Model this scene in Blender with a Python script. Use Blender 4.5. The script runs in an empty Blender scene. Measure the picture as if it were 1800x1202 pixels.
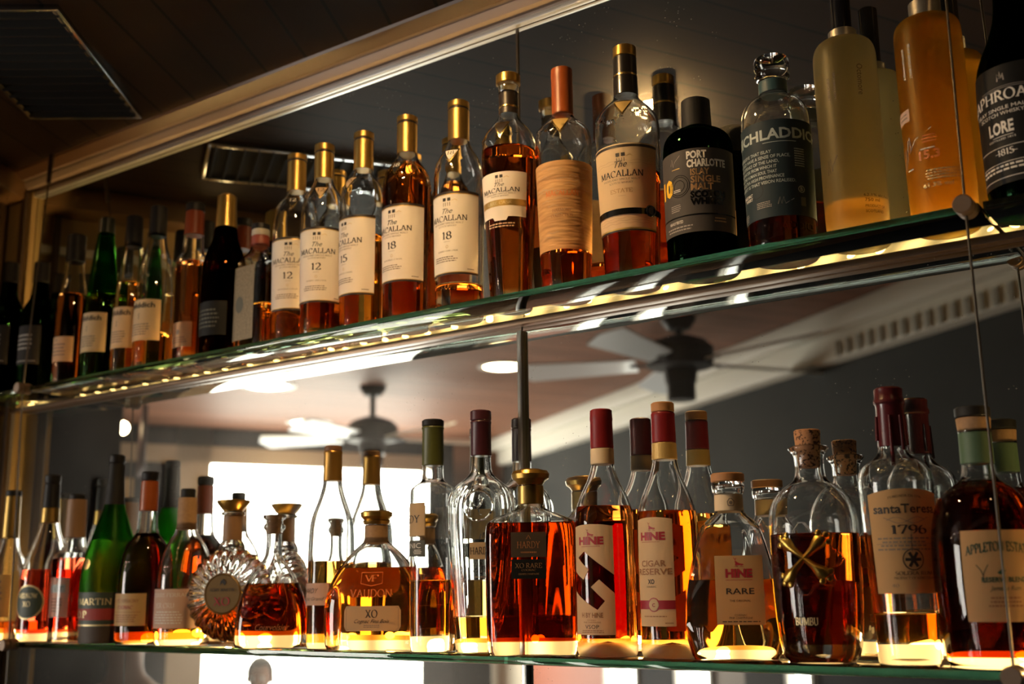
import bpy, bmesh, math, random
from mathutils import Vector, Matrix

# ------------------------------------------------------------------ camera, world, exposure
SC = bpy.context.scene
COL = SC.collection
random.seed(7)
EYE = 1.75                      # camera height above the floor
MY = 1.15335                    # mirror plane (y)
SHELF_T = 0.0076                # glass thickness
ZU = 2.08759                    # top face of the upper shelf
ZL = 1.67308                    # top face of the lower shelf
FRONT = 1.0494                  # front edge of both shelves
SOFFIT = EYE + 0.78
CEIL = EYE + 1.20

cam_d = bpy.data.cameras.new('camera')
cam = bpy.data.objects.new('camera', cam_d)
COL.objects.link(cam)
cam_d.sensor_width = 36.0
cam_d.lens = 1974.0 / 1800.0 * 36.0
cam_d.clip_start = 0.02
right = Vector((0.81665127, 0.57696355, -0.01391986))
up = Vector((0.13340629, -0.16525153, 0.97718713))
back = Vector((0.56150108, -0.79987811, -0.21192343))
m = Matrix((right, up, back)).transposed().to_4x4()
m.translation = Vector((0, 0, EYE))
cam.matrix_world = m
cam_d.dof.use_dof = True
cam_d.dof.focus_distance = 1.26
cam_d.dof.aperture_fstop = 4.5
cam_d.dof.aperture_blades = 0
SC.camera = cam

world = bpy.data.worlds.new('world')
SC.world = world
world.use_nodes = True
bg = world.node_tree.nodes['Background']
bg.inputs[0].default_value = (0.9, 0.75, 0.55, 1)
bg.inputs[1].default_value = 0.006

SC.view_settings.view_transform = 'Standard'
SC.view_settings.look = 'None'
SC.view_settings.gamma = 1.0
SC.view_settings.use_curve_mapping = False
SC.view_settings.exposure = 0.0
cy = SC.cycles
cy.max_bounces = 24
cy.transmission_bounces = 20
cy.glossy_bounces = 8
cy.diffuse_bounces = 3
cy.transparent_max_bounces = 24
cy.volume_bounces = 0
cy.caustics_reflective = False
cy.caustics_refractive = True
cy.sample_clamp_indirect = 6.0
cy.blur_glossy = 0.6
cy.use_denoising = True

WINDOW_L = 15.0                 # daylight in the windows
LED_L = 420.0                   # warm shelf lights
LAMP_L = 60.0                   # recessed ceiling lamps

# ------------------------------------------------------------------ materials
MATS = {}
def nodes_of(name):
    mt = bpy.data.materials.new(name); mt.use_nodes = True
    nt = mt.node_tree; nt.nodes.clear()
    out = nt.nodes.new('ShaderNodeOutputMaterial')
    return mt, nt, out

def P(name, col, rough=0.5, metal=0.0, bump=0.0, scale=400.0, var=0.0, coat=0.0, trans=0.0, stretch=None, spec=0.5):
    """painted / metal / paper surface with a fine procedural grain"""
    if name in MATS: return MATS[name]
    mt, nt, out = nodes_of(name)
    b = nt.nodes.new('ShaderNodeBsdfPrincipled')
    b.inputs['Base Color'].default_value = (*col, 1)
    b.inputs['Roughness'].default_value = rough
    b.inputs['Metallic'].default_value = metal
    b.inputs['Coat Weight'].default_value = coat
    b.inputs['Specular IOR Level'].default_value = spec
    if bump or var:
        tc = nt.nodes.new('ShaderNodeTexCoord')
        no = nt.nodes.new('ShaderNodeTexNoise'); no.inputs['Scale'].default_value = scale; no.inputs['Detail'].default_value = 3
        src = tc.outputs['Object']
        if stretch:
            mp = nt.nodes.new('ShaderNodeMapping'); mp.inputs['Scale'].default_value = stretch
            nt.links.new(src, mp.inputs[0]); src = mp.outputs[0]
        nt.links.new(src, no.inputs['Vector'])
        if bump:
            bp = nt.nodes.new('ShaderNodeBump'); bp.inputs['Strength'].default_value = bump; bp.inputs['Distance'].default_value = 0.0006
            nt.links.new(no.outputs[0], bp.inputs['Height']); nt.links.new(bp.outputs[0], b.inputs['Normal'])
        if var:
            mx = nt.nodes.new('ShaderNodeMix'); mx.data_type = 'RGBA'
            mx.inputs[6].default_value = (*[c * (1 - var) for c in col], 1)
            mx.inputs[7].default_value = (*[min(1, c * (1 + var)) for c in col], 1)
            nt.links.new(no.outputs[0], mx.inputs[0]); nt.links.new(mx.outputs[2], b.inputs['Base Color'])
    last = b.outputs[0]
    if trans:
        t = nt.nodes.new('ShaderNodeBsdfTranslucent'); t.inputs[0].default_value = (*col, 1)
        ms = nt.nodes.new('ShaderNodeMixShader'); ms.inputs[0].default_value = trans
        nt.links.new(b.outputs[0], ms.inputs[1]); nt.links.new(t.outputs[0], ms.inputs[2]); last = ms.outputs[0]
    nt.links.new(last, out.inputs[0])
    MATS[name] = mt
    return mt

def GL(name, col=(1, 1, 1), rough=0.0, ior=1.46, absorb=None, dens=0.0, etched=0.0):
    if name in MATS: return MATS[name]
    mt, nt, out = nodes_of(name)
    g = nt.nodes.new('ShaderNodeBsdfGlass')
    g.inputs['Color'].default_value = (*col, 1); g.inputs['Roughness'].default_value = rough; g.inputs['IOR'].default_value = ior
    last = g.outputs[0]
    if etched:                                                     # acid-etched skin spreads light that comes through it
        t = nt.nodes.new('ShaderNodeBsdfTranslucent'); t.inputs[0].default_value = (*col, 1)
        ms = nt.nodes.new('ShaderNodeMixShader'); ms.inputs[0].default_value = etched
        nt.links.new(g.outputs[0], ms.inputs[1]); nt.links.new(t.outputs[0], ms.inputs[2]); last = ms.outputs[0]
    nt.links.new(last, out.inputs[0])
    if absorb:
        v = nt.nodes.new('ShaderNodeVolumeAbsorption')
        v.inputs[0].default_value = (*absorb, 1); v.inputs[1].default_value = dens
        nt.links.new(v.outputs[0], out.inputs[1])
    MATS[name] = mt
    return mt

def LQ(name, absorb, dens):
    """spirit: it shares its outline with the glass around it, so only its colour acts on the light"""
    if name in MATS: return MATS[name]
    mt, nt, out = nodes_of(name)
    t = nt.nodes.new('ShaderNodeBsdfTransparent')
    v = nt.nodes.new('ShaderNodeVolumeAbsorption')
    v.inputs[0].default_value = (*absorb, 1); v.inputs[1].default_value = dens
    nt.links.new(t.outputs[0], out.inputs[0]); nt.links.new(v.outputs[0], out.inputs[1])
    MATS[name] = mt
    return mt

def EM(name, col, s):
    if name in MATS: return MATS[name]
    mt, nt, out = nodes_of(name)
    e = nt.nodes.new('ShaderNodeEmission'); e.inputs[0].default_value = (*col, 1); e.inputs[1].default_value = s
    nt.links.new(e.outputs[0], out.inputs[0])
    MATS[name] = mt
    return mt

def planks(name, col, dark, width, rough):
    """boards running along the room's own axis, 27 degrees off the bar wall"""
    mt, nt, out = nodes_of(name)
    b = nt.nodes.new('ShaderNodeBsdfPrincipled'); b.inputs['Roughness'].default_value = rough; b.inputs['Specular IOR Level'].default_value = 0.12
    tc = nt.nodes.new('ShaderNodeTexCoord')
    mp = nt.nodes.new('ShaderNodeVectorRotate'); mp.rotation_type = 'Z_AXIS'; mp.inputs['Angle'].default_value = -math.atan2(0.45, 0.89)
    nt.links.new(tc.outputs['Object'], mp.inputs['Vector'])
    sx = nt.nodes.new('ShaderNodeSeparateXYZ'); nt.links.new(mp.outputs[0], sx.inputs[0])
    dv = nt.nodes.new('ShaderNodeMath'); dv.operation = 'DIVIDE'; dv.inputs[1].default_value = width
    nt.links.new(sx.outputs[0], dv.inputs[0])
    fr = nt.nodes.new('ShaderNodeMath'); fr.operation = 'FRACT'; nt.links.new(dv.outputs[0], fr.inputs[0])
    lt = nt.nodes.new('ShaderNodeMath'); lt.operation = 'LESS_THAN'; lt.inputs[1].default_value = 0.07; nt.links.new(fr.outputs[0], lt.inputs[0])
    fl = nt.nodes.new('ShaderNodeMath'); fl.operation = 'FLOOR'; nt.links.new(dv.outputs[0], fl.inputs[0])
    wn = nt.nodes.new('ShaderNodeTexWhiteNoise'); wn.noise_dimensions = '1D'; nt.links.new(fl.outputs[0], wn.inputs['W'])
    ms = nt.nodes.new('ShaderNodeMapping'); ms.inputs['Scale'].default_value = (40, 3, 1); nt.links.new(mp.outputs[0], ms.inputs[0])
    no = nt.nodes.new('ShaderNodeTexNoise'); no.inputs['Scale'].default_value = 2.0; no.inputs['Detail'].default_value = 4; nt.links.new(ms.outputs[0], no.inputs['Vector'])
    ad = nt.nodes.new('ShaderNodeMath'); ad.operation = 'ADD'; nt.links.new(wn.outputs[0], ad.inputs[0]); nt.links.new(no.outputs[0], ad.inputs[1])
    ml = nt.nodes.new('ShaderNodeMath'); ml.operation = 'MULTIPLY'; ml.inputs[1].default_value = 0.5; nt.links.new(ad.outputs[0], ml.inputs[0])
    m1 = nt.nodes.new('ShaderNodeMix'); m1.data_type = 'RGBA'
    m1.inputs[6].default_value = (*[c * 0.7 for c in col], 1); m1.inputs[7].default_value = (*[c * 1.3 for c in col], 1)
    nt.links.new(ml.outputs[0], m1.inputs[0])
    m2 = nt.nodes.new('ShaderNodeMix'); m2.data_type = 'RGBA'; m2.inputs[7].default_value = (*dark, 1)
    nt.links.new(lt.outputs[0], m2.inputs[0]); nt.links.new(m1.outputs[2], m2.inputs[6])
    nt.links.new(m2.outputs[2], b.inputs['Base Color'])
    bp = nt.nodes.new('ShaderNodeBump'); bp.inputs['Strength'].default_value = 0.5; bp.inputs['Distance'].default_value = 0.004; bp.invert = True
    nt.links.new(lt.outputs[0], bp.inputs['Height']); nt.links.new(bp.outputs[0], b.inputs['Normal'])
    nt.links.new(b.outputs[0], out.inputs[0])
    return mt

def mirror_mat():
    """silvered glass with a film of dust and wiping marks that scatters a little of the reflection"""
    mt, nt, out = nodes_of('mirror_silver')
    a = nt.nodes.new('ShaderNodeBsdfGlossy'); a.inputs['Roughness'].default_value = 0.0; a.inputs[0].default_value = (0.82, 0.86, 0.82, 1)
    h = nt.nodes.new('ShaderNodeBsdfGlossy'); h.inputs['Roughness'].default_value = 0.24; h.inputs[0].default_value = (0.9, 0.85, 0.75, 1)
    d = nt.nodes.new('ShaderNodeBsdfDiffuse'); d.inputs[0].default_value = (0.6, 0.55, 0.45, 1)
    tc = nt.nodes.new('ShaderNodeTexCoord')
    no = nt.nodes.new('ShaderNodeTexNoise'); no.inputs['Scale'].default_value = 6; no.inputs['Detail'].default_value = 6
    nt.links.new(tc.outputs['Object'], no.inputs['Vector'])
    sp = nt.nodes.new('ShaderNodeTexVoronoi'); sp.inputs['Scale'].default_value = 170
    nt.links.new(tc.outputs['Object'], sp.inputs['Vector'])
    lt = nt.nodes.new('ShaderNodeMath'); lt.operation = 'LESS_THAN'; lt.inputs[1].default_value = 0.10
    nt.links.new(sp.outputs['Distance'], lt.inputs[0])
    n2 = nt.nodes.new('ShaderNodeTexNoise'); n2.inputs['Scale'].default_value = 11; nt.links.new(tc.outputs['Object'], n2.inputs['Vector'])
    g2 = nt.nodes.new('ShaderNodeMath'); g2.operation = 'GREATER_THAN'; g2.inputs[1].default_value = 0.58; nt.links.new(n2.outputs[0], g2.inputs[0])
    mm = nt.nodes.new('ShaderNodeMath'); mm.operation = 'MULTIPLY'; nt.links.new(lt.outputs[0], mm.inputs[0]); nt.links.new(g2.outputs[0], mm.inputs[1])
    sc = nt.nodes.new('ShaderNodeMath'); sc.operation = 'MULTIPLY'; sc.inputs[1].default_value = 0.35; nt.links.new(mm.outputs[0], sc.inputs[0])
    mr = nt.nodes.new('ShaderNodeMapRange'); mr.inputs[3].default_value = 0.003; mr.inputs[4].default_value = 0.05
    nt.links.new(no.outputs[0], mr.inputs[0])
    x1 = nt.nodes.new('ShaderNodeMixShader'); nt.links.new(mr.outputs[0], x1.inputs[0]); nt.links.new(a.outputs[0], x1.inputs[1]); nt.links.new(h.outputs[0], x1.inputs[2])
    x2 = nt.nodes.new('ShaderNodeMixShader'); nt.links.new(sc.outputs[0], x2.inputs[0]); nt.links.new(x1.outputs[0], x2.inputs[1]); nt.links.new(d.outputs[0], x2.inputs[2])
    nt.links.new(x2.outputs[0], out.inputs[0])
    return mt

# glass
GL('clear', (0.985, 0.99, 0.985)); GL("frost", (0.80, 0.75, 0.58), 0.40, 1.40, etched=0.24); GL('frost_amber', (0.80, 0.66, 0.30), 0.40, 1.40, etched=0.24)
for _n, _c in (('clear', (0.97, 0.975, 0.96)), ('green', (0.25, 0.62, 0.30)), ('dark_green', (0.05, 0.16, 0.07)), ('brown', (0.12, 0.05, 0.02))): GL(_n + '_stippled', _c, 0.45)
GL('green', (0.25, 0.62, 0.30)); GL('dark_green', (0.05, 0.16, 0.07)); GL('frost_green', (0.13, 0.36, 0.08), 0.35, 1.4)
GL('brown', (0.12, 0.05, 0.02)); GL('black_glass', (0.02, 0.03, 0.02))
# spirits
LQ('amber', (0.94, 0.69, 0.05), 54); LQ('gold_spirit', (0.96, 0.74, 0.10), 44); LQ('mahogany', (0.86, 0.55, 0.02), 86)
LQ('red_amber', (0.93, 0.56, 0.03), 74); LQ('deep', (0.85, 0.50, 0.01), 175); LQ('ruby', (0.95, 0.36, 0.10), 58); LQ('pale', (0.96, 0.82, 0.35), 14); LQ('rum_dark', (0.84, 0.52, 0.0), 115)
# caps, foils, papers
P('black', (0.010, 0.009, 0.010), 0.5, spec=.3); P('matblack', (0.011, 0.010, 0.009), 0.6, bump=0.1, spec=.3); P('gloss_black', (0.008, 0.008, 0.009), 0.12, coat=0.5)
P('blackgreen', (0.01, 0.014, 0.01), 0.3); P('darkbrown', (0.022, 0.014, 0.01), 0.4); P('brownwood', (0.16, 0.075, 0.035), 0.6, var=0.3, scale=60)
P('goldcap', (0.44, 0.275, 0.08), 0.38, 1.0, bump=0.15); P('goldcap2', (0.40, 0.22, 0.055), 0.40, 0.85, bump=0.1); P('goldfoil', (0.46, 0.30, 0.09), 0.34, 1.0, bump=0.3, scale=160)
P('gold', (0.80, 0.58, 0.22), 0.25, 1.0); P('goldstopper', (0.50, 0.30, 0.07), 0.30, 0.9, bump=0.08, scale=90); P('goldpaper', (0.62, 0.42, 0.14), 0.45, 0.35, bump=0.5, scale=700)
P('orangecap', (0.34, 0.075, 0.014), 0.35, bump=0.06); P('redorange', (0.22, 0.036, 0.009), 0.45, spec=.3); P('redcap', (0.20, 0.010, 0.013), 0.42, bump=0.05, spec=.35); P('purplecap', (0.055, 0.012, 0.020), 0.35)
P('blackcap', (0.014, 0.012, 0.011), 0.3, coat=0.3); P('olivecap', (0.075, 0.085, 0.02), 0.4); P('teal', (0.03, 0.075, 0.085), 0.5); P('steelcap', (0.42, 0.38, 0.30), 0.38, 0.9)
P('green_black', (0.004, 0.02, 0.008), 0.2, coat=0.4); P('redwhite', (0.26, 0.05, 0.03), 0.5); P('white', (0.5, 0.46, 0.38), 0.5)
P('brownwrap', (0.27, 0.15, 0.075), 0.5, bump=0.2); P('corktan', (0.34, 0.20, 0.10), 0.7, bump=0.4, scale=250, var=0.25); P('corkwood', (0.42, 0.20, 0.075), 0.6, bump=0.2, scale=120, var=0.2)
P('wax', (0.075, 0.010, 0.014), 0.25, bump=0.2, scale=60, coat=0.3); P('greenlabel', (0.07, 0.13, 0.075), 0.55, bump=0.1); P('cream', (0.70, 0.55, 0.36), 0.6, bump=0.1)
P('silver', (0.20, 0.155, 0.095), 0.55, 0.35, bump=1.0, scale=260, var=.5); P('old_gold', (0.46, 0.31, 0.07), 0.33, 1.0, bump=0.3, scale=300)
def cork_mat():
    mt, nt, out = nodes_of('cork')
    b = nt.nodes.new('ShaderNodeBsdfPrincipled'); b.inputs['Roughness'].default_value = 0.8
    tc = nt.nodes.new('ShaderNodeTexCoord'); v = nt.nodes.new('ShaderNodeTexNoise'); v.inputs['Scale'].default_value = 330; v.inputs['Detail'].default_value = 2
    nt.links.new(tc.outputs['Object'], v.inputs['Vector'])
    r = nt.nodes.new('ShaderNodeValToRGB'); r.color_ramp.elements[0].position = 0.40; r.color_ramp.elements[0].color = (0.05, 0.02, 0.01, 1)
    r.color_ramp.elements[1].position = 0.47; r.color_ramp.elements[1].color = (0.46, 0.22, 0.10, 1)
    nt.links.new(v.outputs[0], r.inputs[0]); nt.links.new(r.outputs[0], b.inputs['Base Color']); nt.links.new(b.outputs[0], out.inputs[0])
    MATS['cork'] = mt
cork_mat()
# label papers and inks
PT = 0.22
P('paper_white', (0.80, 0.74, 0.66), 0.65, bump=0.15, scale=900, trans=PT); P('paper_cream', (0.68, 0.50, 0.29), 0.65, bump=0.15, scale=900, trans=PT)
P('paper_tan', (0.58, 0.40, 0.22), 0.7, bump=0.15, scale=900, trans=PT); P('paper_tan_dim', (0.54, 0.33, 0.145), 0.7, bump=0.15, scale=900, trans=PT); P('paper_pink', (0.62, 0.42, 0.32), 0.7, trans=PT); P('paper_gold', (0.55, 0.36, 0.13), 0.5, bump=0.2, trans=PT)  # second paper here: dim warm light at the right end put into its colour
P('paper_grey', (0.060, 0.052, 0.048), 0.65, spec=.25); P('paper_greydark', (0.026, 0.023, 0.022), 0.7, spec=.12); P('paper_teal', (0.018, 0.032, 0.040), 0.6, spec=.25); P('paper_black', (0.007, 0.007, 0.007), 0.6, spec=.2)
P('paper_olive', (0.075, 0.075, 0.055), 0.6); P('paper_smoke', (0.05, 0.03, 0.015), 0.6); P('paper_red', (0.32, 0.03, 0.02), 0.6); P('paper_darkgreen', (0.035, 0.05, 0.03), 0.5)
P('ink', (0.022, 0.017, 0.014), 0.6); P('ink_soft', (0.22, 0.17, 0.13), 0.7); P('ink_red', (0.33, 0.015, 0.025), 0.5); P('ink_gold', (0.62, 0.42, 0.14), 0.35, 0.9); P('ink_white', (0.75, 0.71, 0.64), 0.6)
P('ink_grey', (0.30, 0.27, 0.24), 0.6); P('ink_yellow', (0.80, 0.46, 0.02), 0.5); P('ink_brown', (0.30, 0.13, 0.05), 0.6); P('ink_steel', (0.42, 0.48, 0.46), 0.5); P('ink_orange', (0.62, 0.17, 0.03), 0.5)
P('ink_green', (0.02, 0.06, 0.035), 0.6); P('ink_bronze', (0.45, 0.27, 0.13), 0.4, 0.6); P('ink_goldlight', (0.72, 0.58, 0.30), 0.4, 0.5); P('ink_blackgloss', (0.004, 0.004, 0.004), 0.2); P('ink_tan', (0.5, 0.34, 0.2), 0.6)
def harmony_mat():
    mt, nt, out = nodes_of('paper_handmade')
    b = nt.nodes.new('ShaderNodeBsdfPrincipled'); b.inputs['Roughness'].default_value = 0.7
    tc = nt.nodes.new('ShaderNodeTexCoord'); mp = nt.nodes.new('ShaderNodeMapping'); mp.inputs['Scale'].default_value = (16, 16, 74)
    no = nt.nodes.new('ShaderNodeTexNoise'); no.inputs['Scale'].default_value = 1.3; no.inputs['Detail'].default_value = 2
    nt.links.new(tc.outputs['Object'], mp.inputs[0]); nt.links.new(mp.outputs[0], no.inputs['Vector'])
    r = nt.nodes.new('ShaderNodeValToRGB'); r.color_ramp.elements[0].position = 0.3; r.color_ramp.elements[0].color = (0.46, 0.235, 0.085, 1)
    r.color_ramp.elements[1].position = 0.62; r.color_ramp.elements[1].color = (0.60, 0.335, 0.13, 1)
    nt.links.new(no.outputs[0], r.inputs[0]); nt.links.new(r.outputs[0], b.inputs['Base Color'])
    bp = nt.nodes.new('ShaderNodeBump'); bp.inputs['Strength'].default_value = 1.0; bp.inputs['Distance'].default_value = 0.004
    nt.links.new(no.outputs[0], bp.inputs['Height']); nt.links.new(bp.outputs[0], b.inputs['Normal'])
    t = nt.nodes.new('ShaderNodeBsdfTranslucent'); nt.links.new(r.outputs[0], t.inputs[0])
    ms = nt.nodes.new('ShaderNodeMixShader'); ms.inputs[0].default_value = PT
    nt.links.new(b.outputs[0], ms.inputs[1]); nt.links.new(t.outputs[0], ms.inputs[2]); nt.links.new(ms.outputs[0], out.inputs[0])
    MATS['paper_handmade'] = mt
harmony_mat()
# setting
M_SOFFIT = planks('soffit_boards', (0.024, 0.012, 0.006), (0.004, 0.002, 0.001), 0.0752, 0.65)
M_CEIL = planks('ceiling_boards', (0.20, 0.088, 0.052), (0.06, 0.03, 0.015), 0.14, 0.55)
M_MIRROR = mirror_mat()
M_SHELF = GL('shelf_glass', (0.97, 0.99, 0.975), 0.0, 1.5, (0.62, 0.76, 0.70), 42)
M_WIN = EM('daylight', (1.0, 0.93, 0.82), WINDOW_L)
M_LED = EM('led_warm', (1.0, 0.60, 0.20), LED_L)
def tape_mat():
    """diffuser over closely set diodes: brighter in front of each diode"""
    mt, nt, out = nodes_of('led_tape')
    e = nt.nodes.new('ShaderNodeEmission'); e.inputs[0].default_value = (1.0, 0.60, 0.19, 1)
    tc = nt.nodes.new('ShaderNodeTexCoord'); sx = nt.nodes.new('ShaderNodeSeparateXYZ'); nt.links.new(tc.outputs['Object'], sx.inputs[0])
    m1_ = nt.nodes.new('ShaderNodeMath'); m1_.operation = 'MULTIPLY'; m1_.inputs[1].default_value = 2 * math.pi / .047; nt.links.new(sx.outputs[0], m1_.inputs[0])
    m2_ = nt.nodes.new('ShaderNodeMath'); m2_.operation = 'SINE'; nt.links.new(m1_.outputs[0], m2_.inputs[0])
    m3_ = nt.nodes.new('ShaderNodeMapRange'); m3_.inputs[1].default_value = -1.0; m3_.inputs[2].default_value = 1; m3_.inputs[3].default_value = 1.2; m3_.inputs[4].default_value = 4.0
    nt.links.new(m2_.outputs[0], m3_.inputs[0]); nt.links.new(m3_.outputs[0], e.inputs[1]); nt.links.new(e.outputs[0], out.inputs[0])
    return mt
M_TAPE = tape_mat()
M_LAMP = EM('lamp_warm', (1.0, 0.72, 0.40), LAMP_L)

# ------------------------------------------------------------------ object helpers
def link(name, me, parent=None, loc=None):
    o = bpy.data.objects.new(name, me); COL.objects.link(o)
    if parent: o.parent = parent
    if loc: o.location = loc
    return o

def thing(name, label, cat, loc=(0, 0, 0), rz=0.0, group=None):
    o = link(name, None); o.location = loc; o.rotation_euler = (0, 0, rz)
    o['label'] = label; o['category'] = cat
    if group: o['group'] = group
    return o

def tag(o, label, cat, group=None):
    o['label'] = label; o['category'] = cat
    if group: o['group'] = group
    return o

def bm_mesh(name, bm, mats, sharp=40):
    me = bpy.data.meshes.new(name)
    bmesh.ops.recalc_face_normals(bm, faces=bm.faces) if sharp != 'raw' else None
    bm.to_mesh(me); bm.free()
    for mt in (mats if isinstance(mats, (list, tuple)) else [mats]): me.materials.append(mt)
    me.polygons.foreach_set('use_smooth', [True] * len(me.polygons))
    me.set_sharp_from_angle(angle=math.radians(40 if sharp == 'raw' else sharp))
    return me

def box(bm, c, s, rz=0.0, bev=0.0, mi=0):
    r = bmesh.ops.create_cube(bm, size=1.0)
    vs = r['verts']
    bmesh.ops.scale(bm, vec=s, verts=vs)
    if bev:
        es = list({e for v in vs for e in v.link_edges})
        q = bmesh.ops.bevel(bm, geom=es, offset=bev, segments=2, affect='EDGES', profile=0.6)
        vs = list({v for f in q['faces'] for v in f.verts} | {v for v in vs if v.is_valid})
    if rz: bmesh.ops.rotate(bm, cent=(0, 0, 0), matrix=Matrix.Rotation(rz, 3, 'Z'), verts=vs)
    bmesh.ops.translate(bm, vec=c, verts=vs)
    for f in {f for v in vs for f in v.link_faces}: f.material_index = mi
    return vs

def tube(bm, a, b, r, seg=12, r2=None):
    a, b = Vector(a), Vector(b); d = b - a
    res = bmesh.ops.create_cone(bm, cap_ends=True, segments=seg, radius1=r, radius2=r if r2 is None else r2, depth=d.length)
    vs = res['verts']
    bmesh.ops.rotate(bm, cent=(0, 0, 0), matrix=d.to_track_quat('Z', 'Y').to_matrix(), verts=vs)
    bmesh.ops.translate(bm, vec=(a + b) / 2, verts=vs)
    return vs

def boxobj(name, c, s, mt, rz=0.0, bev=0.0, parent=None, kind=None):
    bm = bmesh.new(); box(bm, c, s, rz, bev)
    o = link(name, bm_mesh(name, bm, mt), parent)
    if kind: o['kind'] = kind
    return o

# ------------------------------------------------------------------ turned bodies
def chaikin(p, n=2):
    for _ in range(n):
        q = [p[0]]
        for a, b in zip(p, p[1:]):
            q.append(tuple(x * 0.75 + y * 0.25 for x, y in zip(a, b))); q.append(tuple(x * 0.25 + y * 0.75 for x, y in zip(a, b)))
        q.append(p[-1]); p = q
    return p

def keep_corners(p):
    """short straight lengths on both sides of each profile point so that smoothing keeps the outline"""
    o = [p[0]]
    for a, b in zip(p, p[1:]):
        o += [tuple(x * 0.72 + y * 0.28 for x, y in zip(a, b)), tuple(x * 0.28 + y * 0.72 for x, y in zip(a, b)), b]
    return o

def section(a, n, dep, t):
    ca, sa = math.cos(a), math.sin(a)
    if t <= 0.001: return ca, sa
    e = 2.0 / n
    x = math.copysign(abs(ca) ** e, ca); y = dep * math.copysign(abs(sa) ** e, sa)
    return t * x + (1 - t) * ca, t * y + (1 - t) * sa

def lathe(bm, prof, seg=56, n=2.0, dep=1.0, flip=False, mod=None, mi=0):
    rings = []
    for (r, z, t) in prof:
        if r < 1e-5: rings.append([bm.verts.new((0, 0, z))]); continue
        ring = []
        for k in range(seg):
            a = 2 * math.pi * k / seg
            x, y = section(a, n, dep, t)
            x *= r; y *= r
            if mod: x, y, zz = mod(a, x, y, z, r)
            else: zz = z
            ring.append(bm.verts.new((x, y, zz)))
        rings.append(ring)
    for A, B in zip(rings, rings[1:]):
        if len(A) == 1 and len(B) == 1: continue
        for k in range(seg):
            j = (k + 1) % seg
            if len(A) == 1: vs = (A[0], B[j], B[k])
            elif len(B) == 1: vs = (A[k], A[j], B[0])
            else: vs = (A[k], A[j], B[j], B[k])
            f = bm.faces.new(vs if not flip else vs[::-1]); f.material_index = mi
    return rings

class Body:
    """radius of a bottle's outline at a height, and the skin of its outer surface"""
    def __init__(s, d):
        s.n, s.dep = d['n'], d['dep']
        pts = [tuple(p) for p in d['glass']]
        s.pts = pts
        core = chaikin(pts, 2)
        if d.get('dense'):
            q = [core[0]]
            for a, b in zip(core, core[1:]):
                k = max(1, int((b[1] - a[1]) / .003))
                q += [tuple(x + (y - x) * i / k for x, y in zip(a, b)) for i in range(1, k + 1)]
            core = q
        s.core = core
        s.z = [p[1] for p in core]; s.r = [p[0] for p in core]; s.t = [p[2] for p in core]
    def at(s, z):
        if z <= s.z[0]: return s.r[0], s.t[0]
        for i in range(len(s.z) - 1):
            if s.z[i] <= z <= s.z[i + 1]:
                k = (z - s.z[i]) / max(1e-9, s.z[i + 1] - s.z[i])
                return s.r[i] + k * (s.r[i + 1] - s.r[i]), s.t[i] + k * (s.t[i + 1] - s.t[i])
        return s.r[-1], s.t[-1]
    def front(s, x, z, eps, flatr=None):
        r, t = s.at(z)
        if flatr: r = flatr
        lo, hi = math.pi, 1.5 * math.pi
        if x > 0: lo, hi = 1.5 * math.pi, 2 * math.pi
        x = max(-r * 0.985, min(r * 0.985, x))
        for _ in range(26):
            m_ = (lo + hi) / 2
            if section(m_, s.n, s.dep, t)[0] * r < x: lo = m_
            else: hi = m_
        y = section(lo, s.n, s.dep, t)[1] * r
        return Vector((x, y - eps, z))
    def skin(s, az, u, z, eps):
        r, t = s.at(z)
        th = az + u / r
        return Vector(((r + eps) * math.sin(th), -(r + eps) * math.cos(th), z))

# ------------------------------------------------------------------ lettering
SERIF = {}
def _arc(cx, cy, rx, ry, a0, a1, k=14):
    return [(cx + rx * math.cos(math.radians(a0 + (a1 - a0) * i / k)), cy + ry * math.sin(math.radians(a0 + (a1 - a0) * i / k))) for i in range(k + 1)]
def _g(ch, w, strokes, serifs): SERIF[ch] = (w, strokes, serifs)
_g('A', .78, [[(.08, 0), (.39, 1)], [(.39, 1), (.70, 0)], [(.2, .36), (.6, .36)]], [(.08, 0), (.70, 0)])
_g('B', .66, [[(.14, 0), (.14, 1)], _arc(.3, .76, .24, .24, 90, -90), _arc(.32, .26, .28, .26, 90, -90), [(.14, 1), (.3, 1)], [(.14, .52), (.3, .52)], [(.14, 0), (.32, 0)]], [(.12, 0), (.12, 1)])
_g('C', .78, [_arc(.44, .5, .36, .5, 48, 312, 22), [(.69, .98), (.69, .72)]], [])
_g('D', .80, [[(.14, 0), (.14, 1)], _arc(.32, .5, .40, .5, 90, -90, 18), [(.14, 1), (.32, 1)], [(.14, 0), (.32, 0)]], [(.12, 0), (.12, 1)])
_g('E', .64, [[(.14, 0), (.14, 1)], [(.14, 1), (.56, 1)], [(.14, .52), (.46, .52)], [(.14, 0), (.58, 0)], [(.56, 1), (.56, .78)], [(.58, 0), (.58, .24)]], [(.12, 0), (.12, 1)])
_g('F', .60, [[(.14, 0), (.14, 1)], [(.14, 1), (.56, 1)], [(.14, .52), (.46, .52)], [(.56, 1), (.56, .78)]], [(.14, 0), (.12, 1)])
_g('G', .82, [_arc(.44, .5, .36, .5, 48, 330, 22), [(.72, .42), (.72, .04)], [(.69, .98), (.69, .74)]], [(.70, .42)])
_g('H', .84, [[(.14, 0), (.14, 1)], [(.70, 0), (.70, 1)], [(.14, .5), (.70, .5)]], [(.14, 0), (.14, 1), (.70, 0), (.70, 1)])
_g('I', .32, [[(.16, 0), (.16, 1)]], [(.16, 0), (.16, 1)])
_g('J', .42, [[(.26, 1), (.26, .15)], _arc(.12, .12, .14, .14, 0, -150, 8)], [(.26, 1)])
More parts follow.
